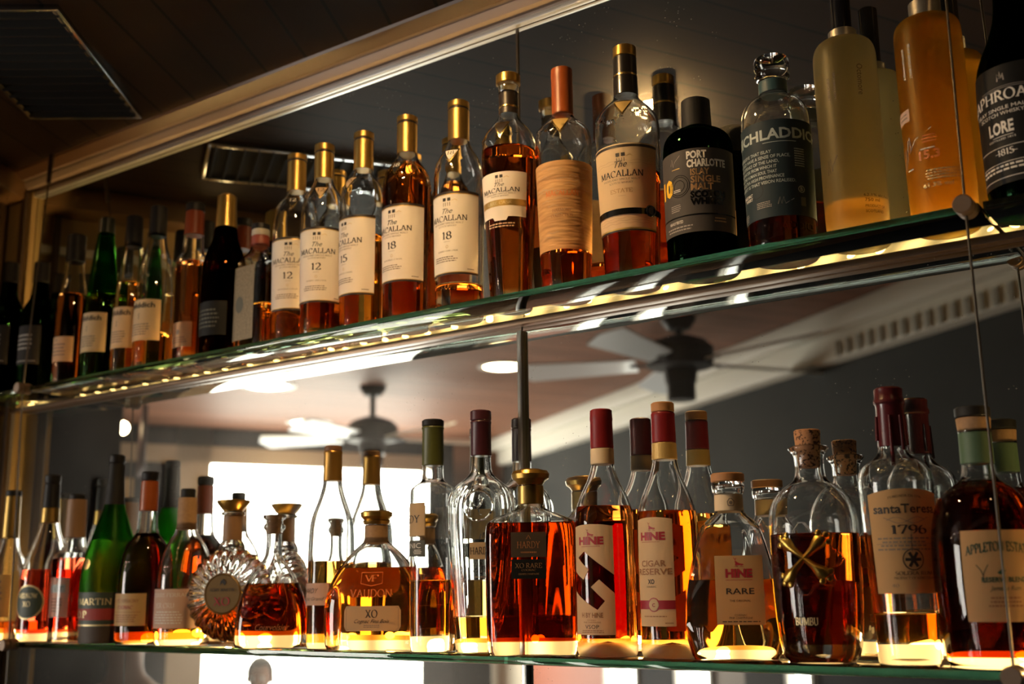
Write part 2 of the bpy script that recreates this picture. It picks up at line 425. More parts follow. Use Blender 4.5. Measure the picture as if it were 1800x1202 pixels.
_g('K', .78, [[(.14, 0), (.14, 1)], [(.16, .42), (.62, 1)], [(.32, .60), (.70, 0)]], [(.14, 0), (.14, 1), (.62, 1), (.70, 0)])
_g('L', .62, [[(.14, 0), (.14, 1)], [(.14, 0), (.56, 0)], [(.56, 0), (.56, .26)]], [(.14, 1), (.12, 0)])
_g('M', .96, [[(.12, 0), (.15, 1)], [(.15, 1), (.48, .08)], [(.48, .08), (.80, 1)], [(.82, 1), (.84, 0)]], [(.12, 0), (.13, 1), (.82, 1), (.84, 0)])
_g('N', .84, [[(.14, 0), (.14, 1)], [(.14, 1), (.70, 0)], [(.70, 0), (.70, 1)]], [(.14, 0), (.12, 1), (.70, 1)])
_g('O', .86, [_arc(.43, .5, .36, .5, 0, 360, 30)], [])
_g('P', .64, [[(.14, 0), (.14, 1)], _arc(.3, .73, .26, .27, 90, -90), [(.14, 1), (.3, 1)], [(.14, .46), (.3, .46)]], [(.14, 0), (.12, 1)])
_g('Q', .86, [_arc(.43, .5, .36, .5, 0, 360, 30), [(.45, .15), (.75, -.12)]], [])
_g('R', .74, [[(.14, 0), (.14, 1)], _arc(.3, .75, .25, .25, 90, -90), [(.14, 1), (.3, 1)], [(.14, .5), (.3, .5)], [(.34, .5), (.66, 0)]], [(.14, 0), (.12, 1), (.68, 0)])
_g('S', .58, [_arc(.29, .74, .20, .26, 40, 270, 14) + _arc(.29, .25, .22, .25, 90, -140, 14)], [])
_g('T', .70, [[(.35, 0), (.35, 1)], [(.06, 1), (.64, 1)], [(.06, 1), (.06, .78)], [(.64, 1), (.64, .78)]], [(.35, 0)])
_g('U', .80, [[(.14, 1), (.14, .3)], _arc(.40, .3, .26, .3, 180, 360, 14), [(.66, .3), (.66, 1)]], [(.14, 1), (.66, 1)])
_g('V', .76, [[(.08, 1), (.38, 0)], [(.38, 0), (.68, 1)]], [(.08, 1), (.68, 1)])
_g('W', 1.1, [[(.08, 1), (.33, 0)], [(.33, 0), (.55, .9)], [(.55, .9), (.78, 0)], [(.78, 0), (1.02, 1)]], [(.08, 1), (1.02, 1)])
_g('X', .76, [[(.10, 1), (.66, 0)], [(.10, 0), (.64, 1)]], [(.10, 0), (.66, 0), (.10, 1), (.64, 1)])
_g('Y', .72, [[(.08, 1), (.36, .48)], [(.36, .48), (.64, 1)], [(.36, .48), (.36, 0)]], [(.08, 1), (.64, 1), (.36, 0)])
_g('Z', .68, [[(.10, 1), (.58, 1)], [(.58, 1), (.08, 0)], [(.08, 0), (.60, 0)]], [])
_g('0', .62, [_arc(.31, .5, .24, .5, 0, 360, 26)], [])
_g('1', .42, [[(.22, 0), (.22, 1)], [(.22, 1), (.08, .84)]], [(.22, 0)])
_g('2', .60, [_arc(.29, .72, .22, .28, 165, -30, 14) + [(.08, .03)], [(.08, .03), (.54, .03)], [(.54, .03), (.54, .2)]], [])
_g('3', .58, [_arc(.26, .75, .20, .25, 150, -90, 12), _arc(.26, .26, .24, .26, 90, -150, 14)], [])
_g('4', .60, [[(.42, 0), (.42, 1)], [(.42, 1), (.06, .3)], [(.06, .3), (.56, .3)]], [(.42, 0)])
_g('5', .58, [[(.14, 1), (.50, 1)], [(.14, 1), (.14, .56)], _arc(.26, .31, .26, .31, 115, -150, 16)], [])
_g('6', .60, [_arc(.30, .3, .23, .3, 0, 360, 22), _arc(.44, .42, .38, .58, 180, 108, 10)], [])
_g('7', .58, [[(.06, 1), (.54, 1)], [(.54, 1), (.22, 0)], [(.06, 1), (.06, .8)]], [])
_g('8', .60, [_arc(.30, .75, .19, .25, 0, 360, 20), _arc(.30, .25, .23, .25, 0, 360, 20)], [])
_g('9', .60, [_arc(.30, .7, .23, .3, 0, 360, 22), _arc(.16, .58, .38, .58, 0, -72, 10)], [])
_g('.', .22, [[(.1, 0), (.1, .09)]], []); _g('&', .8, [_arc(.3, .78, .17, .22, 0, 360, 14), _arc(.3, .27, .24, .27, 60, 340, 14), [(.2, .62), (.72, 0)]], []); _g("'", .2, [[(.1, 1), (.1, .8)]], [])

def serif_geo(s, bold=1.0):
    """2D faces of a line of serif capitals, cap height 1; returns (faces as lists of points, width)"""
    faces = []; x0 = 0.0
    thick, thin = 0.135 * bold, 0.040 * bold
    for ch in s:
        if ch == ' ': x0 += 0.34; continue
        if ch not in SERIF: x0 += .3; continue
        w, strokes, serifs = SERIF[ch]
        for pl in strokes:
            if len(pl) < 2: continue
            L_, R_ = [], []
            for i, p in enumerate(pl):
                a = pl[max(0, i - 1)]; b = pl[min(len(pl) - 1, i + 1)]
                dx, dy = b[0] - a[0], b[1] - a[1]; l = math.hypot(dx, dy) or 1
                wd = thin + (thick - thin) * abs(math.sin(math.atan2(dy, dx) - math.radians(24)))
                nx, ny = -dy / l * wd / 2, dx / l * wd / 2
                L_.append((x0 + p[0] + nx, p[1] + ny)); R_.append((x0 + p[0] - nx, p[1] - ny))
            for i in range(len(pl) - 1):
                faces.append([L_[i], R_[i], R_[i + 1], L_[i + 1]])
        for (sx, sy) in serifs:
            h = 0.05 * bold; y0 = sy if sy < .5 else sy - h
            faces.append([(x0 + sx - .13, y0), (x0 + sx + .13, y0), (x0 + sx + .13, y0 + h), (x0 + sx - .13, y0 + h)])
        x0 += w + 0.04
    return faces, x0

_FONT = {}
def sans_geo(s, bold=0.0, shear=0.0):
    key = (s, bold, shear)
    if key in _FONT: return _FONT[key]
    cu = bpy.data.curves.new('t', 'FONT'); cu.body = s; cu.size = 1.0; cu.resolution_u = 2; cu.offset = bold; cu.shear = shear
    ob = bpy.data.objects.new('t', cu)
    me = ob.to_mesh()
    vs = [(v.co.x, v.co.y) for v in me.vertices]
    faces = [[vs[i] for i in p.vertices] for p in me.polygons]
    ob.to_mesh_clear(); bpy.data.objects.remove(ob); bpy.data.curves.remove(cu)
    if not vs: return [], 1.0
    x0 = min(v[0] for v in vs); x1 = max(v[0] for v in vs)
    k = 1 / 0.69                                                   # cap height of the built-in face -> 1
    faces = [[((x - x0) * k, y * k) for x, y in f] for f in faces]
    _FONT[key] = (faces, (x1 - x0) * k)
    return _FONT[key]

class Label:
    """a sheet of paper (or just printing) laid on the glass; u in -1..1 across, v in 0..1 up"""
    def __init__(s, body, d, l, name='label'):
        s.b = body; s.name = name
        yaw = math.radians(d['yaw'])
        s.zb, s.zt = l['zb'], l['zt']; s.H = s.zt - s.zb
        if l.get('flat'):
            s.flat = True; s.c = l['u']; s.W = l['w'] / 2
        else:
            zm = (s.zb + s.zt) / 2
            s.flat = d['dep'] < 0.99
            if s.flat:
                r = body.at(zm)[0]; s.c = r * math.sin(math.radians(l['az']) - yaw); s.W = r * math.radians(l['half']) * 0.9
            else:
                s.az = math.radians(l['az']) - yaw; s.half = math.radians(l['half'])
                s.W = body.at(zm)[0] * s.half
        s.bm = bmesh.new(); s.mats = []
    def mi(s, name):
        if name not in s.mats: s.mats.append(name)
        return s.mats.index(name)
    def pos(s, u, v, eps):
        z = s.zb + v * s.H
        if s.flat: return s.b.front(s.c + u * s.W, z, eps)
        th = s.az + u * s.half; r = s.b.at(z)[0] + eps
        return Vector((r * math.sin(th), -r * math.cos(th), z))
    def sheet(s, mat, u0=-1, u1=1, v0=0, v1=1, top=None, bot=None, eps=0.0004, nu=None, nv=None, arch=0.0):
        nu = nu or max(2, int(26 * (u1 - u0) / 2)); nv = nv or max(1, int(10 * (v1 - v0)))
        k = s.mi(mat); g = []
        for i in range(nu + 1):
            u = u0 + (u1 - u0) * i / nu; t = 2 * i / nu - 1
            a = v0 + (bot(t) if bot else 0); b = v1 + (top(t) if top else 0) - arch * t * t
            g.append([s.bm.verts.new(s.pos(u, a + (b - a) * j / nv, eps)) for j in range(nv + 1)])
        for i in range(nu):
            for j in range(nv):
                f = s.bm.faces.new((g[i][j], g[i + 1][j], g[i + 1][j + 1], g[i][j + 1])); f.material_index = k
    def poly(s, mat, pts, eps=0.00065, closed=True):
        """filled outline, points in u,v (convex or simple)"""
        k = s.mi(mat)
        t = bmesh.new(); vs = [t.verts.new((p[0], p[1], 0)) for p in pts]
        es = [t.edges.new((vs[i], vs[(i + 1) % len(vs)])) for i in range(len(vs))]
        bmesh.ops.triangle_fill(t, edges=es, use_beauty=True)
        for _ in range(6):
            lg = [e for e in t.edges if math.hypot((e.verts[0].co.x - e.verts[1].co.x) * s.W, (e.verts[0].co.y - e.verts[1].co.y) * s.H * .6) > 0.0028]
            if not lg or len(t.edges) > 6000: break
            bmesh.ops.subdivide_edges(t, edges=lg, cuts=1); bmesh.ops.triangulate(t, faces=[f for f in t.faces if len(f.verts) > 3])
        bmesh.ops.triangulate(t, faces=t.faces)
        mp = {v: s.bm.verts.new(s.pos(v.co.x, v.co.y, eps)) for v in t.verts}
        for f in t.faces:
            try: s.bm.faces.new([mp[v] for v in f.verts]).material_index = k
            except ValueError: pass
        t.free()
    def stroke(s, mat, pts, w, eps=0.00065):
        """line of width w metres through u,v points"""
        k = s.mi(mat)
        P2 = [(u * s.W, v * s.H) for u, v in pts]
        L_, R_ = [], []
        for i, p in enumerate(P2):
            a = P2[max(0, i - 1)]; b = P2[min(len(P2) - 1, i + 1)]
            dx, dy = b[0] - a[0], b[1] - a[1]; l = math.hypot(dx, dy) or 1
            nx, ny = -dy / l * w / 2, dx / l * w / 2
            L_.append(s.bm.verts.new(s.pos((p[0] + nx) / s.W, (p[1] + ny) / s.H, eps)))
            R_.append(s.bm.verts.new(s.pos((p[0] - nx) / s.W, (p[1] - ny) / s.H, eps)))
        for i in range(len(P2) - 1):
            s.bm.faces.new((L_[i], R_[i], R_[i + 1], L_[i + 1])).material_index = k
    def line(s, mat, u0, u1, v, w=0.0003, n=12):
        s.stroke(mat, [(u0 + (u1 - u0) * i / n, v) for i in range(n + 1)], w)
    def ring(s, mat, u, v, r, w, n=28, ry=None):
        s.stroke(mat, [(u + r * math.cos(2 * math.pi * i / n) / s.W, v + (ry or r) * math.sin(2 * math.pi * i / n) / s.H) for i in range(n + 1)], w)
    def disc(s, mat, u, v, r, n=24, ry=None, eps=0.0006):
        s.poly(mat, [(u + r * math.cos(2 * math.pi * i / n) / s.W, v + (ry or r) * math.sin(2 * math.pi * i / n) / s.H) for i in range(n)], eps)
    def text(s, txt, u, v, h, mat, w=None, font='serif', bold=None, shear=0.0, align='c', arc=0.0, rot=False, eps=0.0007):
        """h: capital height / label height, w: line width / label width (else natural); v: baseline"""
        if font == 'serif': faces, wd = serif_geo(txt, bold or 1.0)
        else: faces, wd = sans_geo(txt, bold or 0.0, shear)
        k = s.mi(mat); hm = h * s.H
        sx = (w * 2 * s.W / wd) if w else hm
        tot = wd * sx
        x0 = u * s.W - (tot / 2 if align == 'c' else 0 if align == 'l' else tot)
        cache = {}
        for f in faces:
            vs = []
            for (x, y) in f:
                key = (round(x, 4), round(y, 4))
                if rot:
                    xm, ym = u * s.W + y * hm, v * s.H - x * sx
                else:
                    xm, ym = x0 + x * sx, v * s.H + y * hm
                    if arc: ym += arc * s.H * (1 - ((xm - u * s.W) / (tot / 2)) ** 2)
                if key not in cache: cache[key] = s.bm.verts.new(s.pos(xm / s.W, ym / s.H, eps))
                vs.append(cache[key])
            if len(set(vs)) < 3: continue
            try: s.bm.faces.new(vs).material_index = k
            except ValueError: pass
    def micro(s, mat, u, v0, v1, half, rows, align='c', ragged=0.25, th=0.45):
        """lines of fine print too small to read"""
        rnd = random.Random(int(abs(u * 1000) + v0 * 7777 + rows))
        dv = (v1 - v0) / rows
        for r in range(rows):
            hw = half * (1 - ragged * rnd.random()); c = u if align == 'c' else u - half + hw
            x = c - hw; y = v1 - (r + 0.5) * dv
            while x < c + hw:
                l = half * (0.08 + 0.16 * rnd.random()); e = min(c + hw, x + l)
                s.stroke(mat, [(x, y), ((x + e) / 2, y), (e, y)], dv * s.H * th)
                x = e + half * 0.045
    def done(s, parent, label=None):
        me = bpy.data.meshes.new(s.name); s.bm.normal_update(); s.bm.to_mesh(me); s.bm.free()
        for n_ in s.mats: me.materials.append(MATS[n_])
        me.polygons.foreach_set('use_smooth', [True] * len(me.polygons))
        o = link(s.name, me, parent)
        if label: o['label'] = label
        return o

# ------------------------------------------------------------------ bottles: measured outlines (metres)
BOT = [{'id': 'u1', 'loc': (-1.90235, 1.10385, 2.08759), 'yaw': 0, 'n': 2.0, 'dep': 1.0, 'glass': [(0.02869, 0.0, 0.0), (0.02986, 0.04662, 0.0), (0.03014, 0.13644, 0.0), (0.02815, 0.16855, 0.0), (0.01568, 0.19007, 0.0), (0.01362, 0.21169, 0.0), (0.01261, 0.24757, 0.0)], 'parts': [('capsule', 'black', [(0.01447, 0.21928, 0.0), (0.01389, 0.2574, 0.0)])], 'labels': [{'az': 10, 'half': 60, 'zt': 0.13349, 'zb': 0.06247}], 'vaz': 59.9, 'bi': 0.02365, 'liq': 0.12047},
 {'id': 'u2', 'loc': (-1.80243, 1.10385, 2.08759), 'yaw': 0, 'n': 2.0, 'dep': 1.0, 'glass': [(0.02789, 0.0, 0.0), (0.029, 0.03478, 0.0), (0.02927, 0.12201, 0.0), (0.02734, 0.15318, 0.0), (0.01522, 0.17408, 0.0), (0.01322, 0.19508, 0.0), (0.01225, 0.22992, 0.0)], 'parts': [('capsule', 'black', [(0.01405, 0.20245, 0.0), (0.01349, 0.23947, 0.0)])], 'labels': [{'az': 10, 'half': 60, 'zt': 0.11914, 'zb': 0.05017}], 'vaz': 58.5, 'bi': 0.01246, 'liq': 0.10649},
 {'id': 'u3', 'loc': (-1.70212, 1.10385, 2.08759), 'yaw': 0, 'n': 2.0, 'dep': 1.0, 'glass': [(0.02419, 0.0, 0.0), (0.02525, 0.03276, 0.0), (0.02556, 0.14282, 0.0), (0.02366, 0.16821, 0.0), (0.01828, 0.18862, 0.0), (0.01585, 0.21427, 0.0), (0.01395, 0.26599, 0.0)], 'parts': [('stopper', 'black', [(0.01636, 0.2225, 0.0), (0.01595, 0.27015, 0.0), (0.01446, 0.27223, 0.0)])], 'labels': [{'az': 0, 'half': 70, 'zt': 0.08606, 'zb': 0.04272}], 'vaz': 57.0, 'bi': 0.01894, 'liq': 0.16312},
 {'id': 'u4', 'loc': (-1.61756, 1.10385, 2.08759), 'yaw': 0, 'n': 2.0, 'dep': 1.0, 'glass': [(0.02737, 0.0, 0.0), (0.02838, 0.02247, 0.0), (0.02854, 0.07088, 0.0), (0.02684, 0.13956, 0.0), (0.02121, 0.18927, 0.0), (0.01694, 0.22944, 0.0), (0.01312, 0.25981, 0.0), (0.01168, 0.27812, 0.0)], 'parts': [('screw_cap', 'blackgreen', [(0.0136, 0.25778, 0.0), (0.01286, 0.28424, 0.0), (0.01169, 0.28629, 0.0)])], 'labels': [{'az': 0, 'half': 75, 'zt': 0.11458, 'zb': 0.04783}], 'vaz': 55.7, 'bi': 0.01766, 'liq': 0.14946},
 {'id': 'u5', 'loc': (-1.54041, 1.10385, 2.08759), 'yaw': 0, 'n': 2.0, 'dep': 1.0, 'glass': [(0.02489, 0.0, 0.0), (0.02588, 0.0225, 0.0), (0.02602, 0.06984, 0.0), (0.02435, 0.137, 0.0), (0.01883, 0.18561, 0.0), (0.01512, 0.21504, 0.0), (0.01279, 0.23972, 0.0), (0.0114, 0.26453, 0.0)], 'parts': [('screw_cap', 'black', [(0.01418, 0.21898, 0.0), (0.01331, 0.27051, 0.0), (0.01189, 0.2735, 0.0)])], 'labels': [{'az': 0, 'half': 75, 'zt': 0.11282, 'zb': 0.04468}], 'vaz': 54.4, 'bi': 0.01685, 'liq': 0.15638},
 {'id': 'u6', 'loc': (-1.47834, 1.10385, 2.08759), 'yaw': 0, 'n': 2.0, 'dep': 1.0, 'glass': [(0.02893, 0.0, 0.0), (0.02992, 0.024, 0.0), (0.03008, 0.0705, 0.0), (0.02851, 0.14597, 0.0), (0.02311, 0.18901, 0.0), (0.01668, 0.20828, 0.0), (0.01393, 0.22763, 0.0), (0.01212, 0.26661, 0.0)], 'parts': [('screw_cap', 'black', [(0.01411, 0.2257, 0.0), (0.01354, 0.27543, 0.0), (0.01214, 0.27739, 0.0)])], 'labels': [{'az': 0, 'half': 75, 'zt': 0.11447, 'zb': 0.04767}], 'vaz': 53.3, 'bi': 0.01661, 'liq': 0.06302},
 {'id': 'u7', 'loc': (-1.38664, 1.10385, 2.08759), 'yaw': 0, 'n': 3.2, 'dep': 1.0, 'glass': [(0.02128, 0.0, 1), (0.0221, 0.01768, 1), (0.02249, 0.16301, 1), (0.02055, 0.17512, 1), (0.01615, 0.18072, 0), (0.0153, 0.20508, 0), (0.01266, 0.24284, 0.0)], 'parts': [('capsule', 'redorange', [(0.01531, 0.20979, 0.0), (0.01448, 0.24948, 0.0)]), ('stopper', 'black', [(0.01502, 0.24948, 0.0), (0.01468, 0.26185, 0.0), (0.01359, 0.26375, 0.0)])], 'labels': [{'az': 0, 'half': 60, 'zt': 0.066, 'zb': 0.02661}], 'vaz': 51.5, 'bi': 0.02307, 'liq': 0.16394},
 {'id': 'u8', 'loc': (-1.31132, 1.10385, 2.08759), 'yaw': 0, 'n': 2.0, 'dep': 1.0, 'glass': [(0.03255, 0.0, 0.0), (0.03353, 0.02898, 0.0), (0.0331, 0.13597, 0.0), (0.02972, 0.16317, 0.0), (0.01928, 0.18597, 0.0), (0.01757, 0.2043, 0.0), (0.01495, 0.21074, 0.0), (0.01324, 0.24586, 0.0)], 'parts': [('foil', 'goldfoil', [(0.0167, 0.20706, 0.0), (0.01602, 0.22272, 0.0), (0.01501, 0.24586, 0.0), (0.01459, 0.25794, 0.0), (0.00973, 0.2626, 0.0)])], 'labels': [{'az': 0, 'half': 60, 'zt': 0.08438, 'zb': 0.03196}], 'vaz': 49.9, 'bi': 0.02195, 'liq': 0.16317},
 {'id': 'u9', 'loc': (-1.2388, 1.10935, 2.08759), 'yaw': 0, 'n': 5, 'dep': 0.62, 'glass': [(0.03567, 0.0, 1), (0.03576, 0.01999, 1), (0.03541, 0.13341, 1), (0.03288, 0.14671, 1), (0.01453, 0.15471, 0), (0.01286, 0.17792, 0), (0.01117, 0.19586, 0.0)], 'parts': [('neck_wrap', 'redwhite', [(0.01369, 0.16362, 0.0), (0.01338, 0.1815, 0.0)]), ('collar', 'white', [(0.01372, 0.1815, 0.0), (0.0134, 0.19136, 0.0)]), ('stopper', 'black', [(0.01357, 0.19136, 0.0), (0.01324, 0.19945, 0.0), (0.01204, 0.20035, 0.0)])], 'labels': [{'flat': 1, 'u': -0.01519, 'w': 0.05986, 'zt': 0.1316, 'zb': 0.01958}], 'vaz': 48.2, 'bi': 0.02688, 'liq': 0.07194},
 {'id': 'm1', 'loc': (-1.16683, 1.11135, 2.08759), 'yaw': 0, 'n': 2.0, 'dep': 1.0, 'glass': [(0.02971, 0.0, 0.0), (0.03057, 0.03151, 0.0), (0.03278, 0.16452, 0.0), (0.03207, 0.1952, 0.0), (0.02802, 0.21283, 0.0), (0.01854, 0.22434, 0.0), (0.01392, 0.23322, 0.0), (0.01267, 0.24389, 0.0), (0.01189, 0.28869, 0.0)], 'parts': [('capsule', 'goldcap', [(0.01401, 0.23588, 0.0), (0.01409, 0.28302, 0.0)]), ('seam_ring', 'darkbrown', [(0.01367, 0.28284, 0.0), (0.01367, 0.28581, 0.0)]), ('cap', 'goldcap', [(0.01461, 0.28599, 0.0), (0.01445, 0.2932, 0.0), (0.01275, 0.29455, 0.0)])], 'labels': [{'az': 29.49, 'half': 82, 'zt': 0.15775, 'zb': 0.0497}], 'vaz': 46.4, 'bi': 0.01888, 'liq': 0.12111},
 {'id': 'm2', 'loc': (-1.0855, 1.08635, 2.08759), 'yaw': 0, 'n': 2.0, 'dep': 1.0, 'glass': [(0.02819, 0.0, 0.0), (0.02908, 0.02738, 0.0), (0.03113, 0.15935, 0.0), (0.03044, 0.18631, 0.0), (0.02663, 0.20326, 0.0), (0.01778, 0.21602, 0.0), (0.01376, 0.22541, 0.0), (0.01216, 0.23568, 0.0), (0.01141, 0.27703, 0.0)], 'parts': [('capsule', 'goldcap', [(0.01377, 0.22969, 0.0), (0.01384, 0.26899, 0.0)]), ('seam_ring', 'darkbrown', [(0.01343, 0.26881, 0.0), (0.01344, 0.27167, 0.0)]), ('cap', 'goldcap', [(0.01433, 0.27184, 0.0), (0.01411, 0.28137, 0.0), (0.01223, 0.2831, 0.0)])], 'labels': [{'az': 29.37, 'half': 82, 'zt': 0.15098, 'zb': 0.04358}], 'vaz': 45.0, 'bi': 0.01767, 'liq': 0.10103},
 {'id': 'm3', 'loc': (-1.02365, 1.10135, 2.08759), 'yaw': 0, 'n': 2.0, 'dep': 1.0, 'glass': [(0.0294, 0.0, 0.0), (0.03026, 0.02096, 0.0), (0.03244, 0.1633, 0.0), (0.03177, 0.19245, 0.0), (0.02787, 0.2092, 0.0), (0.01834, 0.22098, 0.0), (0.01357, 0.2311, 0.0), (0.0124, 0.24295, 0.0), (0.01166, 0.28556, 0.0)], 'parts': [('capsule', 'goldcap', [(0.01398, 0.23406, 0.0), (0.01406, 0.2776, 0.0)]), ('seam_ring', 'darkbrown', [(0.01366, 0.27742, 0.0), (0.01366, 0.28025, 0.0)]), ('cap', 'goldcap', [(0.01447, 0.28042, 0.0), (0.01416, 0.28899, 0.0), (0.01248, 0.2907, 0.0)])], 'labels': [{'az': -9.21, 'half': 84, 'zt': 0.15916, 'zb': 0.04706}], 'vaz': 42.9, 'bi': 0.00982, 'liq': 0.13439},
 {'id': 'm4', 'loc': (-0.94578, 1.10385, 2.08759), 'yaw': 0, 'n': 2.0, 'dep': 1.0, 'glass': [(0.03048, 0.0, 0.0), (0.0309, 0.00982, 0.0), (0.03352, 0.16826, 0.0), (0.03288, 0.19672, 0.0), (0.02869, 0.21309, 0.0), (0.01865, 0.22706, 0.0), (0.014, 0.23695, 0.0), (0.01247, 0.24853, 0.0), (0.01176, 0.29018, 0.0)], 'parts': [('capsule', 'goldcap', [(0.01401, 0.23976, 0.0), (0.01409, 0.28323, 0.0)]), ('seam_ring', 'darkbrown', [(0.0137, 0.28307, 0.0), (0.01371, 0.28583, 0.0)]), ('cap', 'goldcap', [(0.01449, 0.28599, 0.0), (0.01427, 0.29353, 0.0), (0.01255, 0.29521, 0.0)])], 'labels': [{'az': 3.68, 'half': 80.45, 'zt': 0.15939, 'zb': 0.05262}], 'vaz': 40.6, 'bi': 0.01525, 'liq': 0.22377},
 {'id': 'm5', 'loc': (-0.85644, 1.10385, 2.08759), 'yaw': 0, 'n': 2.0, 'dep': 1.0, 'glass': [(0.02981, 0.0, 0.0), (0.03057, 0.00772, 0.0), (0.03311, 0.15711, 0.0), (0.03289, 0.18857, 0.0), (0.02848, 0.20838, 0.0), (0.01878, 0.22351, 0.0), (0.01429, 0.2339, 0.0), (0.01281, 0.24432, 0.0), (0.01137, 0.28794, 0.0)], 'parts': [('capsule', 'goldcap', [(0.01407, 0.2363, 0.0), (0.01416, 0.28039, 0.0)]), ('seam_ring', 'darkbrown', [(0.01378, 0.28023, 0.0), (0.01379, 0.2829, 0.0)]), ('cap', 'goldcap', [(0.01454, 0.28307, 0.0), (0.01426, 0.29119, 0.0), (0.01252, 0.29282, 0.0)])], 'labels': [{'az': 9.19, 'half': 77.72, 'zt': 0.15677, 'zb': 0.04684}], 'vaz': 37.8, 'bi': 0.02651, 'liq': 0.03708},
 {'id': 'm6', 'loc': (-0.77518, 1.10385, 2.08759), 'yaw': 0, 'n': 2.0, 'dep': 1.0, 'glass': [(0.02535, 0.0, 0.0), (0.0261, 0.01339, 0.0), (0.02993, 0.07961, 0.0), (0.03423, 0.15476, 0.0), (0.03557, 0.20454, 0.0), (0.03275, 0.22155, 0.0), (0.02479, 0.2332, 0.0), (0.01533, 0.24411, 0.0), (0.01243, 0.25192, 0.0), (0.01172, 0.26289, 0.0), (0.01175, 0.2802, 0.0), (0.01396, 0.28494, 0.0), (0.01398, 0.29443, 0.0)], 'parts': [('neck_wrap', 'darkbrown', [(0.01272, 0.25192, 0.0), (0.0123, 0.26132, 0.0), (0.01234, 0.28336, 0.0)]), ('neck_ring', 'gold', [(0.01288, 0.26054, 0.0), (0.01274, 0.26368, 0.0)]), ('stopper', 'goldstopper', [(0.01508, 0.29443, 0.0), (0.01582, 0.29522, 0.0), (0.01584, 0.30633, 0.0), (0.01474, 0.30792, 0.0)])], 'labels': [{'az': 12.38, 'half': 61.09, 'zt': 0.1642, 'zb': 0.10158}], 'vaz': 35.1, 'bi': 0.01922, 'liq': 0.20068},
 {'id': 'm7', 'loc': (-0.69326, 1.10385, 2.08759), 'yaw': 0, 'n': 2.0, 'dep': 1.0, 'glass': [(0.02859, 0.0, 0.0), (0.03002, 0.01424, 0.0), (0.03419, 0.15865, 0.0), (0.03507, 0.19206, 0.0), (0.03304, 0.20701, 0.0), (0.02534, 0.21677, 0.0), (0.01551, 0.22505, 0.0), (0.0134, 0.23033, 0.0), (0.01201, 0.24091, 0.0), (0.01139, 0.2882, 0.0)], 'parts': [('capsule', 'orangecap', [(0.0134, 0.22882, 0.0), (0.01322, 0.279, 0.0), (0.01351, 0.28053, 0.0), (0.01324, 0.29128, 0.0), (0.01175, 0.29281, 0.0)])], 'labels': [{'az': 26.15, 'half': 100, 'zt': 0.15952, 'zb': 0.04974}], 'vaz': 32.1, 'bi': 0.01989, 'liq': 0.05689},
 {'id': 'm8', 'loc': (-0.60341, 1.10385, 2.08759), 'yaw': 0, 'n': 2.0, 'dep': 1.0, 'glass': [(0.03145, 0.0, 0.0), (0.03217, 0.01275, 0.0), (0.03718, 0.13783, 0.0), (0.03881, 0.18426, 0.0), (0.03655, 0.2023, 0.0), (0.02848, 0.2139, 0.0), (0.01766, 0.22336, 0.0), (0.01428, 0.23066, 0.0), (0.01295, 0.24603, 0.0), (0.01167, 0.29037, 0.0)], 'parts': [('capsule', 'blackcap', [(0.01469, 0.23066, 0.0), (0.01391, 0.28071, 0.0)]), ('neck_ring', 'gold', [(0.01454, 0.25411, 0.0), (0.01448, 0.25779, 0.0)]), ('stopper', 'goldstopper', [(0.01425, 0.28071, 0.0), (0.01401, 0.29335, 0.0), (0.01271, 0.29484, 0.0)])], 'labels': [{'az': 14.5, 'half': 71.19, 'zt': 0.15773, 'zb': 0.05353}], 'vaz': 28.7, 'bi': 0.01616, 'liq': 0.12933},
 {'id': 'u10', 'loc': (-0.51388, 1.10385, 2.08759), 'yaw': 0, 'n': 2.0, 'dep': 1.0, 'glass': [(0.03778, 0.0, 0.0), (0.0391, 0.00895, 0.0), (0.03982, 0.11707, 0.0), (0.03935, 0.14302, 0.0), (0.03619, 0.15401, 0.0), (0.02847, 0.1609, 0.0), (0.01813, 0.16435, 0.0), (0.01555, 0.16918, 0.0), (0.01432, 0.19628, 0.0)], 'parts': [('stopper', 'matblack', [(0.01683, 0.16573, 0.0), (0.01704, 0.16918, 0.0), (0.01641, 0.19977, 0.0), (0.01531, 0.20117, 0.0)])], 'labels': [{'az': 8, 'half': 88, 'zt': 0.12906, 'zb': 0.03358}], 'vaz': 25.0, 'bi': 0.00371, 'liq': 0.11707},
 {'id': 'u11', 'loc': (-0.4207, 1.10385, 2.08759), 'yaw': 0, 'n': 2.0, 'dep': 1.0, 'glass': [(0.03499, 0.0, 0.0), (0.03563, 0.006, 0.0), (0.03702, 0.12812, 0.0), (0.03687, 0.15318, 0.0), (0.03354, 0.16646, 0.0), (0.02674, 0.17446, 0.0), (0.01743, 0.17847, 0.0), (0.01495, 0.18382, 0.0), (0.01498, 0.19455, 0.0), (0.01561, 0.19926, 0.0)], 'parts': [('neck_label', 'teal', [(0.01557, 0.18248, 0.0), (0.01536, 0.19724, 0.0)])], 'labels': [{'az': 5, 'half': 120, 'zt': 0.13964, 'zb': 0.03317}], 'vaz': 20.9, 'bi': 0.01546, 'liq': 0.07606},
